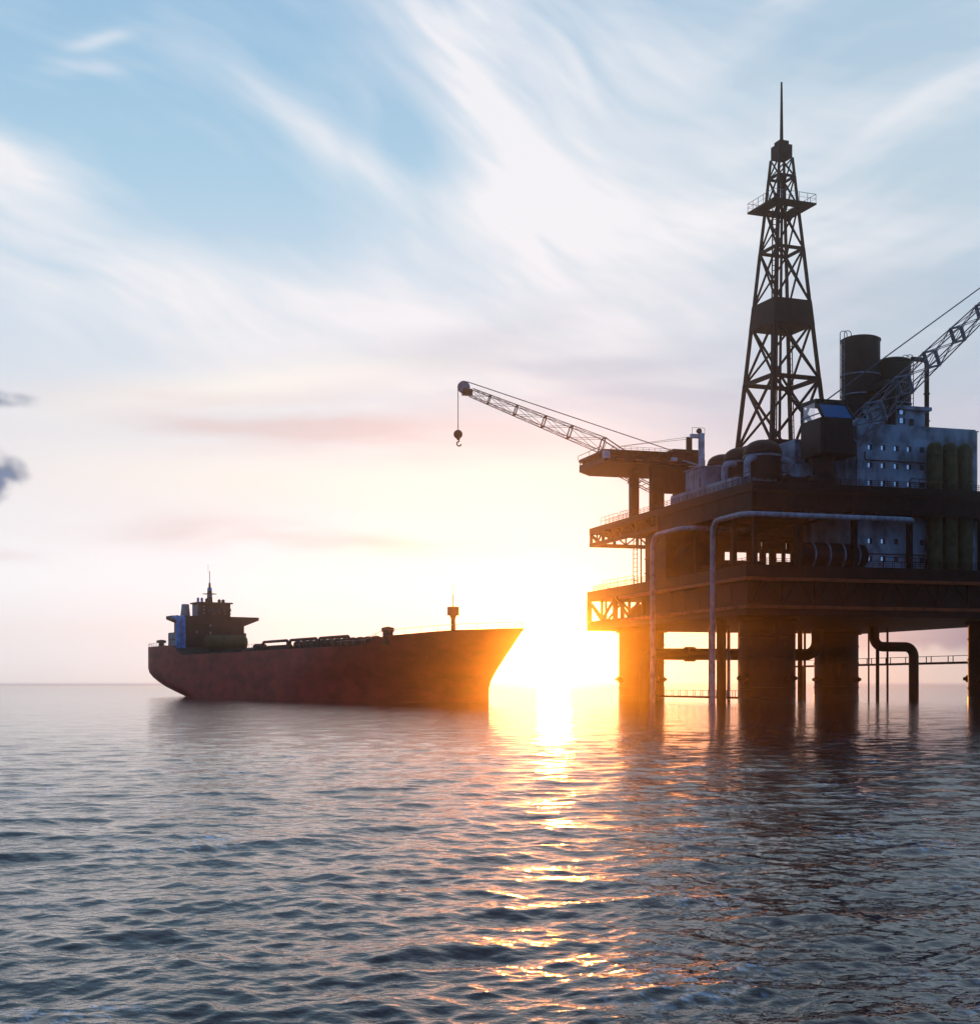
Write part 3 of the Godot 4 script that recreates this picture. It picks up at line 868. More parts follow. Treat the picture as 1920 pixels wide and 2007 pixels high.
	# dark storage tanks above the block
	var tk := [[28.3, -10.0, 4.2, 66.0, 79.6], [36.7, -10.0, 3.7, 64.5, 75.4]]
	var tl := ["taller dark storage tank with hooped ladder on the left side", "shorter dark storage tank beside the thin vent pipe"]
	for i in 2:
		var p = tk[i]
		var t := thing("storage_tank", tl[i], "tank", rig, Vector3(p[0], 58.0, p[1]), "dark tanks above the accommodation block")
		var r: float = p[2]
		lathe("shell", Vector3(p[0], 0, p[1]), [[r + 0.3, 58.0], [r + 0.3, p[3]], [r, p[3]], [r, p[4]], [r + 0.18, p[4]], [r + 0.18, p[4] + 0.35], [r * 0.97, p[4] + 0.4]] + dome(r * 0.97, p[4] + 0.4, 0.75, 5), M.drum, t, 40)
		for y in [p[3] + 6.0, p[3] + 1.6]:
			lathe("hoop", Vector3(p[0], 0, p[1]), [[r, y - 0.15], [r + 0.14, y - 0.13], [r + 0.14, y + 0.13], [r, y + 0.15]], M.blue_steel, t, 40)
		var sx := -1.0 if i == 0 else 1.0
		var lx: float = p[0] + sx * (r + 0.55)
		var l := ladder(t, Vector3(lx, p[3], p[1] + 0.3), Vector3(lx, p[4] + 0.9, p[1] + 0.3), Vector3(0.75, 0, 0.5), M.blue_steel, 0.09, 1.0)
		for s in [-0.5, 0.5]:
			var o: Vector3 = Vector3(lx, p[4] + 0.9, p[1] + 0.3) + Vector3(0.75, 0, 0.5) * s
			pipe("ladder_hook", [o, o + Vector3(0, 1.1, 0), o + Vector3(-sx * 1.7, 1.1, 0), o + Vector3(-sx * 1.7, -0.8, 0)], 0.09, 0.7, M.blue_steel, l, 6)
	var v := thing("vent_pipe", "thin dark vent pipe rising between the shorter tank and the sky", "pipe", rig, Vector3(42.4, 58, -6))
	pipe("stack", [Vector3(42.4, 58.0, -6.0), Vector3(42.4, 75.6, -6.0), Vector3(38.5, 75.6, -6.0)], 0.52, 1.0, M.drum, v, 14)
	for y in [62.0, 68.0]:
		lathe("flange", Vector3(42.4, 0, -6), [[0.52, y], [0.72, y + 0.05], [0.72, y + 0.25], [0.52, y + 0.3]], M.drum, v, 14)
	var u := thing("exhaust_stack", "stout dark exhaust stack between the two storage tanks", "pipe", rig, Vector3(29.0, 58, 1.5))
	pipe("stack", [Vector3(28.4, 58.0, 1.6), Vector3(28.4, 68.0, 1.6), Vector3(28.4, 68.0, -6.0)], 1.15, 1.6, M.drum, u, 18)
	# drums between the decks
	var bt := ["ribbed dark tank lying between the decks in front of the windows", "big dark tank lying between the decks behind the left riser"]
	for i in 2:
		var o := Vector3(4.5, 30.6, 6.0) if i == 0 else Vector3(-2.2, 32.6, -33.5)
		var L := 13.6 if i == 0 else 5.4
		var r := 2.55 if i == 0 else 3.9
		var ax := Basis(Vector3(0, -1, 0), Vector3(1, 0, 0), Vector3(0, 0, 1)) if i == 0 else Basis(Vector3(1, 0, 0), Vector3(0, 0, 1), Vector3(0, -1, 0))
		var t := thing("lying_tank", bt[i], "tank", rig, Vector3(o.x, 27.9, o.z), "tanks lying between the decks")
		lathe("shell", o, [[0.0, -0.9], [r * 0.7, -0.6], [r, 0.0], [r, L]] + dome(r, L, 1.6, 6), M.drum, t, 32, ax)
		for k in 4:
			var y := L * (k + 0.6) / 4.0
			lathe("rib", o, [[r, y - 0.2], [r + 0.14, y - 0.16], [r + 0.14, y + 0.16], [r, y + 0.2]], M.blue_steel if i == 0 else M.steel_red, t, 32, ax)
		for k in 2:
			var q: Vector3 = o + ax * Vector3(0, L * (0.25 + 0.5 * k), 0)
			box("saddle", Vector3(q.x - 1.2, 27.9, q.z - 1.0), Vector3(q.x + 1.2, o.y - r * 0.75, q.z + 1.0), M.steel, t)


func make_block() -> void:
	var t := thing("accommodation_block", "blue-grey accommodation block with rows of small square windows", "building", rig, Vector3(31, 27.9, 0))
	var zf := 7.0
	# rows of window openings: a wall of bands and piers before a core set back behind it
	var rows := [29.5, 33.2, 45.2, 48.9, 52.6]
	var cols := [19.4, 22.5, 25.6, 28.7, 31.8]
	var ww := 1.12; var wh := 1.15; var dp := 0.3
	var plan := PackedVector2Array([Vector2(15.3, -12), Vector2(15.3, 4.2), Vector2(15.5, 5.1), Vector2(16.2, 5.8), Vector2(17.4, zf - dp), Vector2(45.2, zf - dp), Vector2(46.8, 5.6), Vector2(47.7, 4.6), Vector2(48.0, 3.4), Vector2(48.0, -12)])
	for seg in [[27.9, 42.7], [42.7, 58.1]]:
		var m := MB.new()
		m.prism(plan, seg[0], seg[1])
		part("core_wall", m, M.white, t)
		m = MB.new()
		var y: float = seg[0]
		for ry in rows:
			if ry > seg[0] and ry < seg[1]:
				m.abox(Vector3(16.9, y, zf - dp), Vector3(45.5, ry, zf))
				var x := 16.9
				for cx in cols:
					m.abox(Vector3(x, ry, zf - dp), Vector3(cx, ry + wh, zf))
					x = cx + ww
				m.abox(Vector3(x, ry, zf - dp), Vector3(45.5, ry + wh, zf))
				y = ry + wh
		m.abox(Vector3(16.9, y, zf - dp), Vector3(45.5, seg[1], zf))
		part("front_wall", m, M.white, t)
	for ry in rows:
		for k in cols.size():
			var cx: float = cols[k]
			var m := MB.new()
			for b in [[cx + 0.01, cx + 0.1, ry + 0.01, ry + wh - 0.01], [cx + ww - 0.1, cx + ww - 0.01, ry + 0.01, ry + wh - 0.01], [cx + 0.1, cx + ww - 0.1, ry + 0.01, ry + 0.1], [cx + 0.1, cx + ww - 0.1, ry + wh - 0.1, ry + wh - 0.01]]:
				m.abox(Vector3(b[0], b[2], zf - dp + 0.003), Vector3(b[1], b[3], zf - 0.12))
			var wnd := part("window", m, M.reveal, t)
			if k < 4:
				box("pane", Vector3(cx + 0.1, ry + 0.1, zf - dp + 0.01), Vector3(cx + 0.62, ry + wh - 0.1, zf - dp + 0.06), M.pane, wnd)
				box("shutter", Vector3(cx + 0.62, ry + 0.1, zf - dp + 0.01), Vector3(cx + ww - 0.1, ry + wh - 0.1, zf - dp + 0.1), M.reveal, wnd)
			else:
				box("shutter", Vector3(cx + 0.1, ry + 0.1, zf - dp + 0.01), Vector3(cx + ww - 0.1, ry + wh - 0.1, zf - dp + 0.1), M.reveal, wnd)
	for q in [[50.5, 52.2], [31.1, 32.7]]:   # pipe runs on the wall
		pipe("wall_pipe", [Vector3(18.7, q[1], zf + 0.16), Vector3(18.7, q[0], zf + 0.16), Vector3(33.0, q[0], zf + 0.16)], 0.13, 0.3, M.reveal, t, 8)
	box("roof_slab", Vector3(15.4, 58.1, -11.8), Vector3(47.8, 58.3, 5.0), M.white, t)
	# penthouse
	var ph := box("penthouse", Vector3(27.0, 58.3, -9.0), Vector3(37.9, 62.9, 0.0), M.white, t)
	box("roof_overhang", Vector3(26.4, 62.9, -9.6), Vector3(39.1, 63.7, 0.8), M.white, ph)
	for y in [59.9, 61.8]:
		var wf := box("window", Vector3(31.4, y, 0.0), Vector3(32.9, y + 1.3, 0.1), M.reveal, t)
		box("pane", Vector3(31.5, y + 0.1, 0.1), Vector3(32.3, y + 1.2, 0.14), M.pane, wf)
	box("vent_box", Vector3(34.0, 59.4, 0.01), Vector3(34.8, 61.0, 0.6), M.reveal, t)
	box("roof_unit", Vector3(20.0, 58.3, -4.0), Vector3(24.5, 60.4, 1.0), M.white, t)


func make_cranes() -> void:
	# left crane: boom lowered out over the sea
	var t := thing("pedestal_crane", "lattice boom crane at the left with its hook hanging over the sea", "crane", rig, Vector3(-8, 58.5, -45), "pedestal cranes of the platform")
	var a := Vector3(-11.0, 57.6, -45)
	var b := Vector3(-50.9, 70.6, -45)
	var side := Vector3(0, 0, 1)
	var kf := 0.80   # boom is full height from here, and pinned at its foot
	var ax := a.lerp(b, 1.0 - kf)
	lattice(t, ax, b, side, 3.3, 1.7, 2.6, 1.5, [0.0, 0.25, 0.45, 0.665, 0.865], 0.085, M.boom, M.steel_red)
	for s in [-1.2, 1.2]:
		rod("boom_foot", a + side * s * 0.8, ax + Vector3(0.5, 1.55, 0) + side * s, 0.14, M.steel_red, t)
		rod("boom_foot", a + side * s * 0.8, ax + Vector3(-0.5, -1.55, 0) + side * s, 0.14, M.steel_red, t)
	for k in 4:
		rod("boom_foot_lacing", a.lerp(ax, 0.2 + k * 0.2) + Vector3(0, 0.35 * (k + 1), 0) - side, a.lerp(ax, 0.4 + k * 0.2) - Vector3(0, 0.3 * (k + 1), 0) + side, 0.08, M.steel_red, t)
	var tip := Vector3(-52.6, 71.7, -45)
	box("boom_head", Vector3(-52.9, 69.9, -45.8), Vector3(-50.7, 71.3, -44.2), M.dark, t)
	lathe("sheave", tip + Vector3(0, 0, -0.5), [[0.0, 0.0], [1.25, 0.0], [1.42, 0.2], [1.25, 0.5], [1.42, 0.8], [1.25, 1.0], [0.0, 1.0]], M.blue_steel, t, 28, Basis(Vector3(1, 0, 0), Vector3(0, 0, 1), Vector3(0, -1, 0)))
	rod("hoist_rope", Vector3(-53.95, 71.6, -45), Vector3(-53.95, 61.6, -45), 0.09, M.rope, t)
	rod("luffing_rope", Vector3(-51.8, 73.0, -45), Vector3(-1.5, 59.3, -43), 0.11, M.rope, t)
	var hb := lathe("hook_block", Vector3(-53.95, 60.9, -45.35), [[0.0, 0.0], [0.9, 0.0], [1.0, 0.12], [1.0, 0.58], [0.9, 0.7], [0.0, 0.7]], M.steel_red, t, 24, Basis(Vector3(1, 0, 0), Vector3(0, 0, 1), Vector3(0, -1, 0)))
	var hk := MB.new()
	hk.tube([Vector3(-53.95, 60.9, -45), Vector3(-53.85, 59.6, -45)], [0.75, 0.3], 10)
	var pts := [Vector3(-53.85, 59.7, -45)]
	for k in 11:
		var an := PI * 0.5 - 0.1 + TAU * 0.74 * k / 10.0
		pts.append(Vector3(-53.72 - cos(an + PI) * -0.5 * -1.0, 58.75, -45) + Vector3(0, sin(an) * 0.5, 0))
	hk.tube(pts, 0.16, 8)
	part("hook", hk, M.steel_red, hb)
	# gantry mast at the back of the crane
	lathe("mast", Vector3(3.7, 0, -38.9), [[0.75, 55.0], [0.75, 63.0], [0.0, 63.3]], M.mast, t, 20)
	box("mast_head", Vector3(0.9, 61.9, -39.4), Vector3(4.2, 62.8, -38.4), M.mast, t)
	box("mast_frame", Vector3(0.5, 58.4, -40.6), Vector3(1.7, 62.2, -39.6), M.steel_red, t)
	lathe("mast_sheave", Vector3(3.1, 63.6, -39.2), [[0.0, 0.0], [0.6, 0.0], [0.6, 0.6], [0.0, 0.6]], M.dark, t, 16, Basis(Vector3(1, 0, 0), Vector3(0, 0, 1), Vector3(0, -1, 0)))
	railing(t, Vector3(1.2, 62.8, -38.6), Vector3(4.4, 62.8, -38.6), M.steel_red, 1.5, 1.7, 0.05, 1)
	for k in 2:
		rod("stay_rope", Vector3(1.0, 62.3 - k * 0.5, -40), Vector3(-15.5, 59.6, -42), 0.045, M.rope, t)
	box("winch_house", Vector3(-2.0, 58.5, -46), Vector3(4.6, 59.7, -42), M.steel_red, t)
	rod("mast_strut", Vector3(3.6, 55.4, -39.0), Vector3(-0.8, 56.6, -39.6), 0.18, M.mast, t)
	rod("mast_strut", Vector3(3.6, 55.4, -39.0), Vector3(0.8, 55.2, -39.6), 0.14, M.mast, t)
	# right crane: boom raised to the right in front of the block
	var c := thing("pedestal_crane", "crane with glazed cab and boom raised toward the right edge of the photo", "crane", rig, Vector3(8.3, 44.3, 8.2), "pedestal cranes of the platform")
	lathe("pedestal", Vector3(8.3, 0, 8.2), [[3.1, 44.3], [3.1, 45.4], [2.3, 46.4], [2.1, 46.6], [2.1, 50.0], [2.5, 50.6]], M.drum, c, 32)
	var m := MB.new()
	m.prism(PackedVector2Array([Vector2(5.6, 4.0), Vector2(5.6, 11.8), Vector2(6.2, 12.5), Vector2(12.6, 12.5), Vector2(14.5, 10.8), Vector2(14.5, 4.0)]), 50.5, 56.3)
	m.prism(PackedVector2Array([Vector2(5.6, 4.0), Vector2(5.6, 11.8), Vector2(6.2, 12.5), Vector2(12.4, 12.5), Vector2(13.2, 11.4), Vector2(13.2, 4.0)]), 56.3, 57.7)
	part("machine_house", m, M.drum, c)
	# cab: glass between a roof set back and the house
	var lo4 := [Vector3(5.7, 57.7, 4.3), Vector3(5.9, 57.7, 12.3), Vector3(13.0, 57.7, 12.3), Vector3(13.0, 57.7, 4.3)]
	var hi4 := [Vector3(5.7, 61.1, 4.3), Vector3(5.9, 61.1, 9.6), Vector3(12.6, 61.1, 9.6), Vector3(12.6, 61.1, 4.3)]
	var cab := MB.new()
	cab.prism(PackedVector2Array([Vector2(5.4, 4.0), Vector2(5.6, 10.0), Vector2(12.9, 10.0), Vector2(12.9, 4.0)]), 61.1, 61.8)
	var cb := part("cab_roof", cab, M.drum, c)
	for k in 4:
		bar("cab_post", lo4[k], hi4[k], 0.45, 0.45, M.drum, cb)
	bar("cab_rail", Vector3(5.55, 58.6, 4.3), Vector3(5.7, 58.6, 11.4), 0.2, 0.2, M.blue_steel, cb)
	var pm := MB.new()
	pm.quad(lo4[1], lo4[2], hi4[2], hi4[1], Vector3(0, 0.5, 0.85).normalized())
	var qm := MB.new()
	qm.quad(lo4[1] + Vector3(0, 0, -0.06), lo4[2] + Vector3(0, 0, -0.06), hi4[2] + Vector3(0, 0, -0.06), hi4[1] + Vector3(0, 0, -0.06), Vector3(0, -0.5, -0.85).normalized())
	pm.v.append_array(qm.v); pm.n.append_array(qm.n)
	part("front_window", pm, M.blue_pane, cb)
	for k in 1:
		box("side_window", Vector3(5.68, 57.7, 4.5), Vector3(5.74, 61.1, 9.4), M.clear, cb)
	# boom
	var f := deg_to_rad(25.0)
	var h := Vector3(cos(f), 0, -sin(f))
	var p0 := Vector3(12.6, 54.2, 11.0)
	var dir := (h + Vector3.UP * 0.66).normalized()
	var p1 := p0 + dir * 96.0
	var sd := h.cross(Vector3.UP).normalized()
	lattice(c, p0, p1, sd, 4.4, 2.2, 3.4, 1.8, [0.122, 0.256, 0.392, 0.528, 0.664, 0.80, 0.93], 0.14, M.boom, M.blue_steel)
	rod("luffing_rope", Vector3(9.0, 62.0, 8.5), p1 + Vector3(0, 3.0, 0), 0.14, M.rope, c)
	for q in [[-0.5, 2.4], [0.5, 2.4], [-0.5, -2.0], [0.5, -2.0]]:
		rod("boom_foot", Vector3(11.0, 55.5, 11.0) + sd * q[0], p0 + dir * 0.6 + sd * q[0] * 3.2 + Vector3.UP * q[1] * 0.8, 0.15, M.blue_steel, c)


func make_bridge() -> void:
	var t := thing("footbridge", "narrow dark footbridge with railings behind the platform's right legs", "bridge", rig, Vector3(68, 9.2, -60))
	box("bridge_deck", Vector3(66.8, 9.0, -110), Vector3(68.4, 9.55, 20), M.steel, t)
	for x in [66.9, 68.3]:
		var m := MB.new()
		m.tube([Vector3(x, 11.0, -110), Vector3(x, 11.0, 20)], 0.06, 6)
		part("handrail", m, M.steel_red, t)
		for k in 14:
			rod("post", Vector3(x, 9.5, -105 + k * 9.0), Vector3(x, 11.0, -105 + k * 9.0), 0.12, M.steel, t)
	for z in [-105.0, 16.0]:
		rod("bridge_pile", Vector3(67.6, -4, z), Vector3(67.6, 9.0, z), 0.7, M.leg, t)


# ------------------------------------------------------------------ ship (frame: -x starboard, +z towards the bow; t runs aft from the waterline at the stem)
func S(t: float, b: float, y: float) -> Vector3:
	return Vector3(-b, y, -t)


func hull_b(t: float, y: float) -> float:
	var q := 0.0
	var ys := [-2.0, 0.0, 1.75, 3.5, 5.8, 7.5, 9.4, 30.0]
	var qs := [1.2, 1.0, 0.72, 0.45, 0.19, 0.05, 0.0, 0.0]
	for i in 7:
		if y >= ys[i] and y <= ys[i + 1]:
			q = lerpf(qs[i], qs[i + 1], (y - ys[i]) / (ys[i + 1] - ys[i]))
	var ta := lerpf(216.0, 204.0, q)
	var run := lerpf(26.0, 58.0, clampf(q, 0, 1))
	var xa := clampf((ta - t) / run, 0.0, 1.0)
	var aft := pow(1.0 - pow(1.0 - xa, lerpf(2.0, 1.35, clampf(q, 0, 1))), lerpf(0.5, 1.0, clampf(q, 0, 1)))
	var tf := stem_t(y)
	var fl := clampf(y / 15.7, 0.0, 1.0)
	var xf := clampf((t - tf) / lerpf(84.0, 66.0, fl), 0.0, 1.0)
	var fore := 1.0 - pow(1.0 - xf, 2.1)
	return 16.0 * minf(aft, 1.0) * fore


func stem_t(y: float) -> float:
	var ys := [-2.0, 0.0, 2.5, 4.5, 6.6, 10.0, 15.7, 20.0]
	var ts := [0.6, 0.0, 0.3, -0.6, -2.6, -6.9, -14.4, -20.0]
	for i in 7:
		if y <= ys[i + 1]:
			return lerpf(ts[i], ts[i + 1], (y - ys[i]) / (ys[i + 1] - ys[i]))
	return ts[-1]


func deck_y(t: float) -> float:
	var y := 13.1
	y = lerpf(y, 15.1, smoothstep(34.0, 24.0, t))
	y = lerpf(y, 15.75, smoothstep(24.0, 0.0, t))
	return lerpf(y, 16.4, smoothstep(160.0, 172.0, t))


func make_ship() -> void:
	var t := thing("cargo_ship", "long rusty red cargo ship riding high with its raked bow to the right", "ship", ship, Vector3(0, 0, -100))
	# hull: stations from stem to stern, levels from below the water to the deck edge
	var lv := 13
	var st := []
	for i in 61:
		st.append(i / 60.0)
	var rows := []
	for i in st.size():
		var col := []
		for j in lv:
			var e: float = st[i]
			e = e * 0.6 + 0.4 * (e * e * (3.0 - 2.0 * e))
			var h := j / float(lv - 1)
			var y := 0.0
			var tt := 0.0
			for it in 3:   # the station's place depends on the level's ends, and the deck's height on the place
				y = lerpf(-2.0, deck_y(tt), pow(h, 0.9))
				var q := 0.0
				var ys := [-2.0, 0.0, 1.75, 3.5, 5.8, 7.5, 9.4, 30.0]
				var qs := [1.2, 1.0, 0.72, 0.45, 0.19, 0.05, 0.0, 0.0]
				for k in 7:
					if y >= ys[k] and y <= ys[k + 1]:
						q = lerpf(qs[k], qs[k + 1], (y - ys[k]) / (ys[k + 1] - ys[k]))
				tt = lerpf(stem_t(y), lerpf(216.0, 204.0, q), e)
			col.append(Vector3(tt, y, hull_b(tt, y)))
		rows.append(col)
	var m := MB.new()
	var dk := MB.new()
	for s in [-1.0, 1.0]:
		var P := func(i: int, j: int) -> Vector3:
			var r: Vector3 = rows[clampi(i, 0, 60)][clampi(j, 0, lv - 1)]
			return S(r.x, r.z * s, r.y)
		var N := func(i: int, j: int) -> Vector3:
			var du: Vector3 = P.call(i + 1, j) - P.call(i - 1, j)
			var dv: Vector3 = P.call(i, j + 1) - P.call(i, j - 1)
			var nn := du.cross(dv).normalized()
			return nn if nn.x * -s > 0.0 or (absf(nn.x) < 0.02 and nn.z * (30.0 - i) > 0.0) else -nn
		for i in 60:
			for j in lv - 1:
				var a: Vector3 = P.call(i, j); var b: Vector3 = P.call(i + 1, j); var c: Vector3 = P.call(i + 1, j + 1); var d: Vector3 = P.call(i, j + 1)
				var na: Vector3 = N.call(i, j); var nb: Vector3 = N.call(i + 1, j); var nc: Vector3 = N.call(i + 1, j + 1); var nd: Vector3 = N.call(i, j + 1)
				if a.distance_to(b) + c.distance_to(b) > 0.001:
					m.tri(a, b, c, na, nb, nc)
					m.tri(a, c, d, na, nc, nd)
			var r0: Vector3 = rows[i][lv - 1]; var r1: Vector3 = rows[i + 1][lv - 1]
			dk.quad(S(r0.x, 0, r0.y - 0.5), S(r1.x, 0, r1.y - 0.5), S(r1.x, r1.z * s, r1.y - 0.5), S(r0.x, r0.z * s, r0.y - 0.5), Vector3.UP)
	var hull := part("hull", m, M.hull, t)
	part("ship_deck", dk, M.ship_deck, t)
	# bow and stern railings
	for s in [-1.0, 1.0]:
		var rl := MB.new()
		var pts := []
		for k in 23:
			var tt := -13.8 + k * 2.6
			var y := deck_y(tt)
			pts.append(S(tt, s * maxf(0.0, hull_b(tt, y) - 0.15), y + 1.25))
		rl.tube(pts, 0.06, 6)
		var rn := part("bow_rail", rl, M.ship_white, t)
		for k in range(0, 23, 2):
			rod("post", pts[k], pts[k] - Vector3.UP * 1.25, 0.06, M.ship_white, rn)
		rl = MB.new()
		pts = []
		for k in 13:
			var tt := 178.0 + k * 3.1
			pts.append(S(tt, s * maxf(0.0, hull_b(tt, 16.4) - 0.15), 17.5))
		rl.tube(pts, 0.05, 6)
		rn = part("stern_rail", rl, M.ship_white, t)
		for k in 13:
			rod("post", pts[k], pts[k] - Vector3.UP * 1.1, 0.05, M.ship_white, rn)
	# foremast with its box
	var fm := lathe("foremast", S(16.0, 0, 0), [[0.75, 15.0], [0.75, 15.8], [0.55, 16.0], [0.5, 18.8], [0.8, 19.6], [0.0, 19.6]], M.ship_dark, t, 14)
	box("mast_box", S(17.0, 1.0, 19.6), S(15.0, -1.0, 21.6), M.ship_dark, fm)
	rod("antenna", S(16, 0, 21.6), S(16, 0, 24.4), 0.12, M.ship_dark, fm)
	rod("antenna", S(16, 0, 24.4), S(16, 0, 27.0), 0.05, M.ship_dark, fm)
	box("mast_foot", S(18.5, 2.6, 15.3), S(13.5, -2.6, 15.6), M.ship_dark, fm)
	lathe("windlass", S(24.5, 12.2, 0), [[1.2, 13.0], [1.2, 15.9], [1.45, 16.0], [1.45, 16.9], [0.0, 17.2]], M.ship_dark, t, 16)
	lathe("stern_bollard", S(196.0, 11.5, 0), [[0.9, 16.0], [0.9, 17.7], [1.6, 17.9], [1.6, 18.6], [0.0, 18.9]], M.ship_dark, t, 16)
	# superstructure
	var hs := box("deckhouse", S(185, 10.5, 13.0), S(174, -9.3, 25.2), M.ship_dark, t)
	box("house_side", S(184.8, 10.75, 17.0), S(178.0, 10.5, 25.0), M.ship_white, hs)
	box("lower_house", S(185.5, 12.4, 13.0), S(175.5, -10.6, 20.8), M.ship_dark, t)
	box("lower_house_side", S(185.3, 12.55, 16.4), S(177, 12.4, 20.6), M.ship_white, hs)
	for k in 4:
		box("porthole", S(184.4 - k * 1.7, 12.62, 18.2), S(183.6 - k * 1.7, 12.54, 18.8), M.dark, hs)
	# bridge wings with sloping undersides
	m = MB.new()
	for s in [-1.0, 1.0]:
		var pl := [Vector2(9.5 * s, 23.0), Vector2(14.6 * s, 25.0), Vector2(14.6 * s, 26.0), Vector2(9.5 * s, 26.0)]
		var c := [[], []]
		for p in pl:
			c[0].append(S(174.5, p.x, p.y)); c[1].append(S(181.0, p.x, p.y))
		m.quad(c[0][0], c[0][1], c[0][2], c[0][3], Vector3(0, 0, 1))
		m.quad(c[1][0], c[1][1], c[1][2], c[1][3], Vector3(0, 0, -1))
		m.quad(c[0][2], c[0][3], c[1][3], c[1][2], Vector3.UP)
		m.quad(c[0][0], c[0][1], c[1][1], c[1][0], Vector3.DOWN)
		m.quad(c[0][1], c[0][2], c[1][2], c[1][1], Vector3(-s, 0, 0))
	part("bridge_wing", m, M.ship_dark, t)
	box("wing_deck", S(186, 10.9, 25.2), S(173.8, -10.0, 26.0), M.ship_dark, t)
	var wh := box("wheelhouse", S(184, 4.9, 26.0), S(177, -5.7, 30.3), M.ship_dark, t)
	box("wheelhouse_roof", S(184.5, 5.5, 30.3), S(176.4, -6.4, 30.75), M.ship_dark, wh)
	box("wheelhouse_side", S(183.6, 4.98, 26.4), S(178.4, 4.8, 30.0), M.ship_white, wh)
	for k in 5:
		for q in [[26.9, 0.35], [27.8, 1.0]]:
			box("window", S(177.0, 1.7 - k * 1.75, q[0]), S(176.93, 1.1 - k * 1.75, q[0] + q[1]), M.pane, wh)
	for k in 3:
		box("window", S(177.0, 3.6, 26.9 + k * 1.1), S(176.93, 3.1, 27.4 + k * 1.1), M.ship_white, wh)
	for q in [[13.4, 20.4], [2.4, 22.6], [2.4, 20.2]]:
		box("house_window", S(174.0, minf(q[0], 7.0), q[1]), S(173.93, minf(q[0], 7.0) - 0.6, q[1] + 0.8), M.ship_white, hs)
	lathe("funnel", S(186.5, 6.4, 0), [[1.7, 25.5], [1.2, 30.4], [0.0, 30.4]], M.ship_white, t, 16)
	for q in [[4.6, 0.4, 32.2], [3.3, 0.4, 32.2], [1.6, 0.6, 32.0], [-2.6, 0.55, 31.8], [-3.9, 0.55, 31.8]]:
		lathe("roof_vent", S(179, q[0], 0), [[q[1], 30.7], [q[1], q[2] - 0.3]] + dome(q[1], q[2] - 0.3, 0.4, 4), M.ship_dark if q[1] > 0.5 else M.ship_blue, wh, 12)
	# main mast
	var mm := lathe("main_mast", S(181, 0, 0), [[1.0, 30.58], [0.85, 32.75]], M.ship_dark, t, 14)
	lathe("mast_band", S(181, 0, 0), [[0.86, 32.75], [0.82, 33.55]], M.ship_blue, mm, 14)
	lathe("mast_table", S(181, 0, 0), [[0.4, 33.55], [2.3, 33.62], [2.3, 33.74], [0.4, 33.86]], M.ship_dark, mm, 18)
	lathe("mast_pole", S(181, 0, 0), [[0.8, 33.86], [0.75, 34.73]], M.steel_red, mm, 14)
	lathe("mast_band", S(181, 0, 0), [[0.76, 34.73], [0.7, 35.72], [0.4, 35.78]], M.ship_blue, mm, 14)
	lathe("mast_pole", S(181, 0, 0), [[0.4, 35.78], [0.3, 37.33], [0.0, 37.4]], M.ship_dark, mm, 12)
	rod("antenna", S(181, 0, 37.33), S(181, 0, 41.12), 0.12, M.ship_blue, mm)
	rod("antenna", S(181, 0.5, 40.81), S(181, 0.5, 43.29), 0.05, M.ship_dark, mm)
	# blue exhaust trunks on the starboard side and the olive tank before the house
	for k in 2:
		var b0 := 13.9 - k * 1.6
		pipe("exhaust_trunk", [S(170.5, b0, 12.6), S(170.5, b0, 25.3), S(176, b0, 25.3)], 0.72, 1.0, M.ship_blue, t, 14)
	pipe("exhaust_trunk", [S(169.0, 14.6, 13.4), S(169.0, 4.0, 13.4)], 0.8, 1.0, M.ship_blue, t, 12)
	lathe("deck_tank", S(168.5, 5.0, 17.4), [[0.0, -1.2], [1.6, -0.9], [2.4, 0.0], [2.4, 11.6], [1.9, 12.8], [0.0, 13.3]], M.olive, t, 24, Basis(Vector3(0, 1, 0), Vector3(1, 0, 0), Vector3(0, 0, -1)))
	box("tank_cradle", S(170, 4.0, 12.6), S(167, -11, 15.4), M.ship_dark, t)
	# cargo pipes and vents along the deck
	for k in 3:
		var t0 := 98.0 - k * 19.0
		pipe("cargo_pipe", [S(t0, 13.6, 12.6), S(t0, 13.6, 15.5), S(t0 - 17.5, 13.6, 15.5), S(t0 - 17.5, 13.6, 12.6)], 0.38, 0.8, M.ship_dark, t, 10)
		pipe("cargo_pipe", [S(t0, 12.4, 12.6), S(t0, 12.4, 14.2), S(t0 - 17.5, 12.4, 14.2), S(t0 - 17.5, 12.4, 12.6)], 0.34, 0.7, M.ship_dark, t, 10)
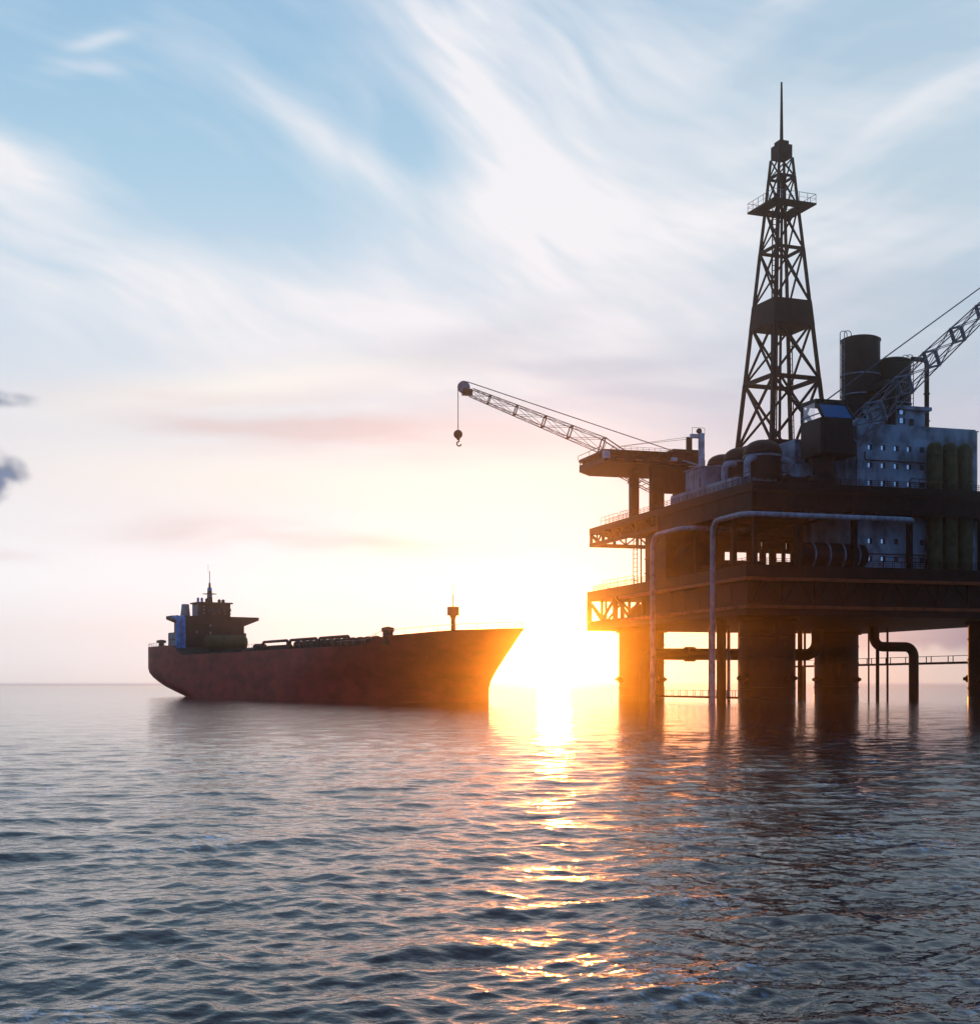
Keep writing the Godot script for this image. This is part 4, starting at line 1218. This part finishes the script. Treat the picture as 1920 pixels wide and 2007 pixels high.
	for k in 14:
		var tt := 104.0 + k * 3.4 if k < 2 else 78.0 - (k - 2) * 4.2
		lathe("deck_vent", S(tt, 11.6, 0), [[1.35, 12.6], [1.35, 14.6]] + dome(1.35, 14.6, 0.75, 5), M.ship_dark, t, 14)
	for k in 6:
		box("hatch_cover", S(150 - k * 20.0, 8.0, 12.6), S(136 - k * 20.0, -8.0, 14.3), M.ship_dark, t)


# ------------------------------------------------------------------ build
func _ready() -> void:
	var cam := Camera3D.new()
	cam.name = "camera"
	cam.projection = Camera3D.PROJECTION_FRUSTUM
	cam.near = 0.5
	cam.far = 20000.0
	cam.size = 0.5 * 2007.0 / 2720.0
	cam.frustum_offset = Vector2(0, 0.5 * 336.5 / 2720.0)
	cam.position = Vector3(0, EYE_H, 0)
	add_child(cam)
	cam.current = true
	var we := WorldEnvironment.new()
	we.name = "environment"
	var env := Environment.new()
	env.background_mode = Environment.BG_SKY
	env.sky = Sky.new()
	env.sky.sky_material = make_sky()
	env.background_energy_multiplier = 1.0
	env.tonemap_mode = Environment.TONE_MAPPER_LINEAR
	env.tonemap_exposure = 1.0
	env.sdfgi_enabled = true
	env.ssao_enabled = true
	env.ssil_enabled = true
	env.volumetric_fog_enabled = true
	env.volumetric_fog_density = 0.0002
	env.volumetric_fog_albedo = Color(1.0, 0.95, 0.88)
	env.volumetric_fog_anisotropy = 0.956
	we.environment = env
	add_child(we)
	var sun := DirectionalLight3D.new()
	sun.name = "sun"
	sun.light_energy = 0.66
	sun.light_color = Color(1.0, 0.57, 0.15)
	sun.light_angular_distance = 1.2
	sun.shadow_enabled = true
	add_child(sun)
	var az := 0.046
	var el := 0.020
	var towards := Vector3(sin(az) * cos(el), sin(el), -cos(az) * cos(el))   # where the sun stands
	sun.look_at_from_position(towards * 100.0, Vector3.ZERO, Vector3.UP)

	make_materials()
	var cb := MB.new()
	cb.abox(Vector3(-0.5, -0.5, -0.5), Vector3(0.5, 0.5, 0.5))
	cube = cb.mesh(null)
	cb = MB.new()
	cb.tube([Vector3.ZERO, Vector3.UP], 1.0, 10)
	cyl = cb.mesh(null)
	make_sea()
	make_platform()
	make_derrick()
	make_block()
	make_deck_things()
	make_cranes()
	make_bridge()
	make_ship()
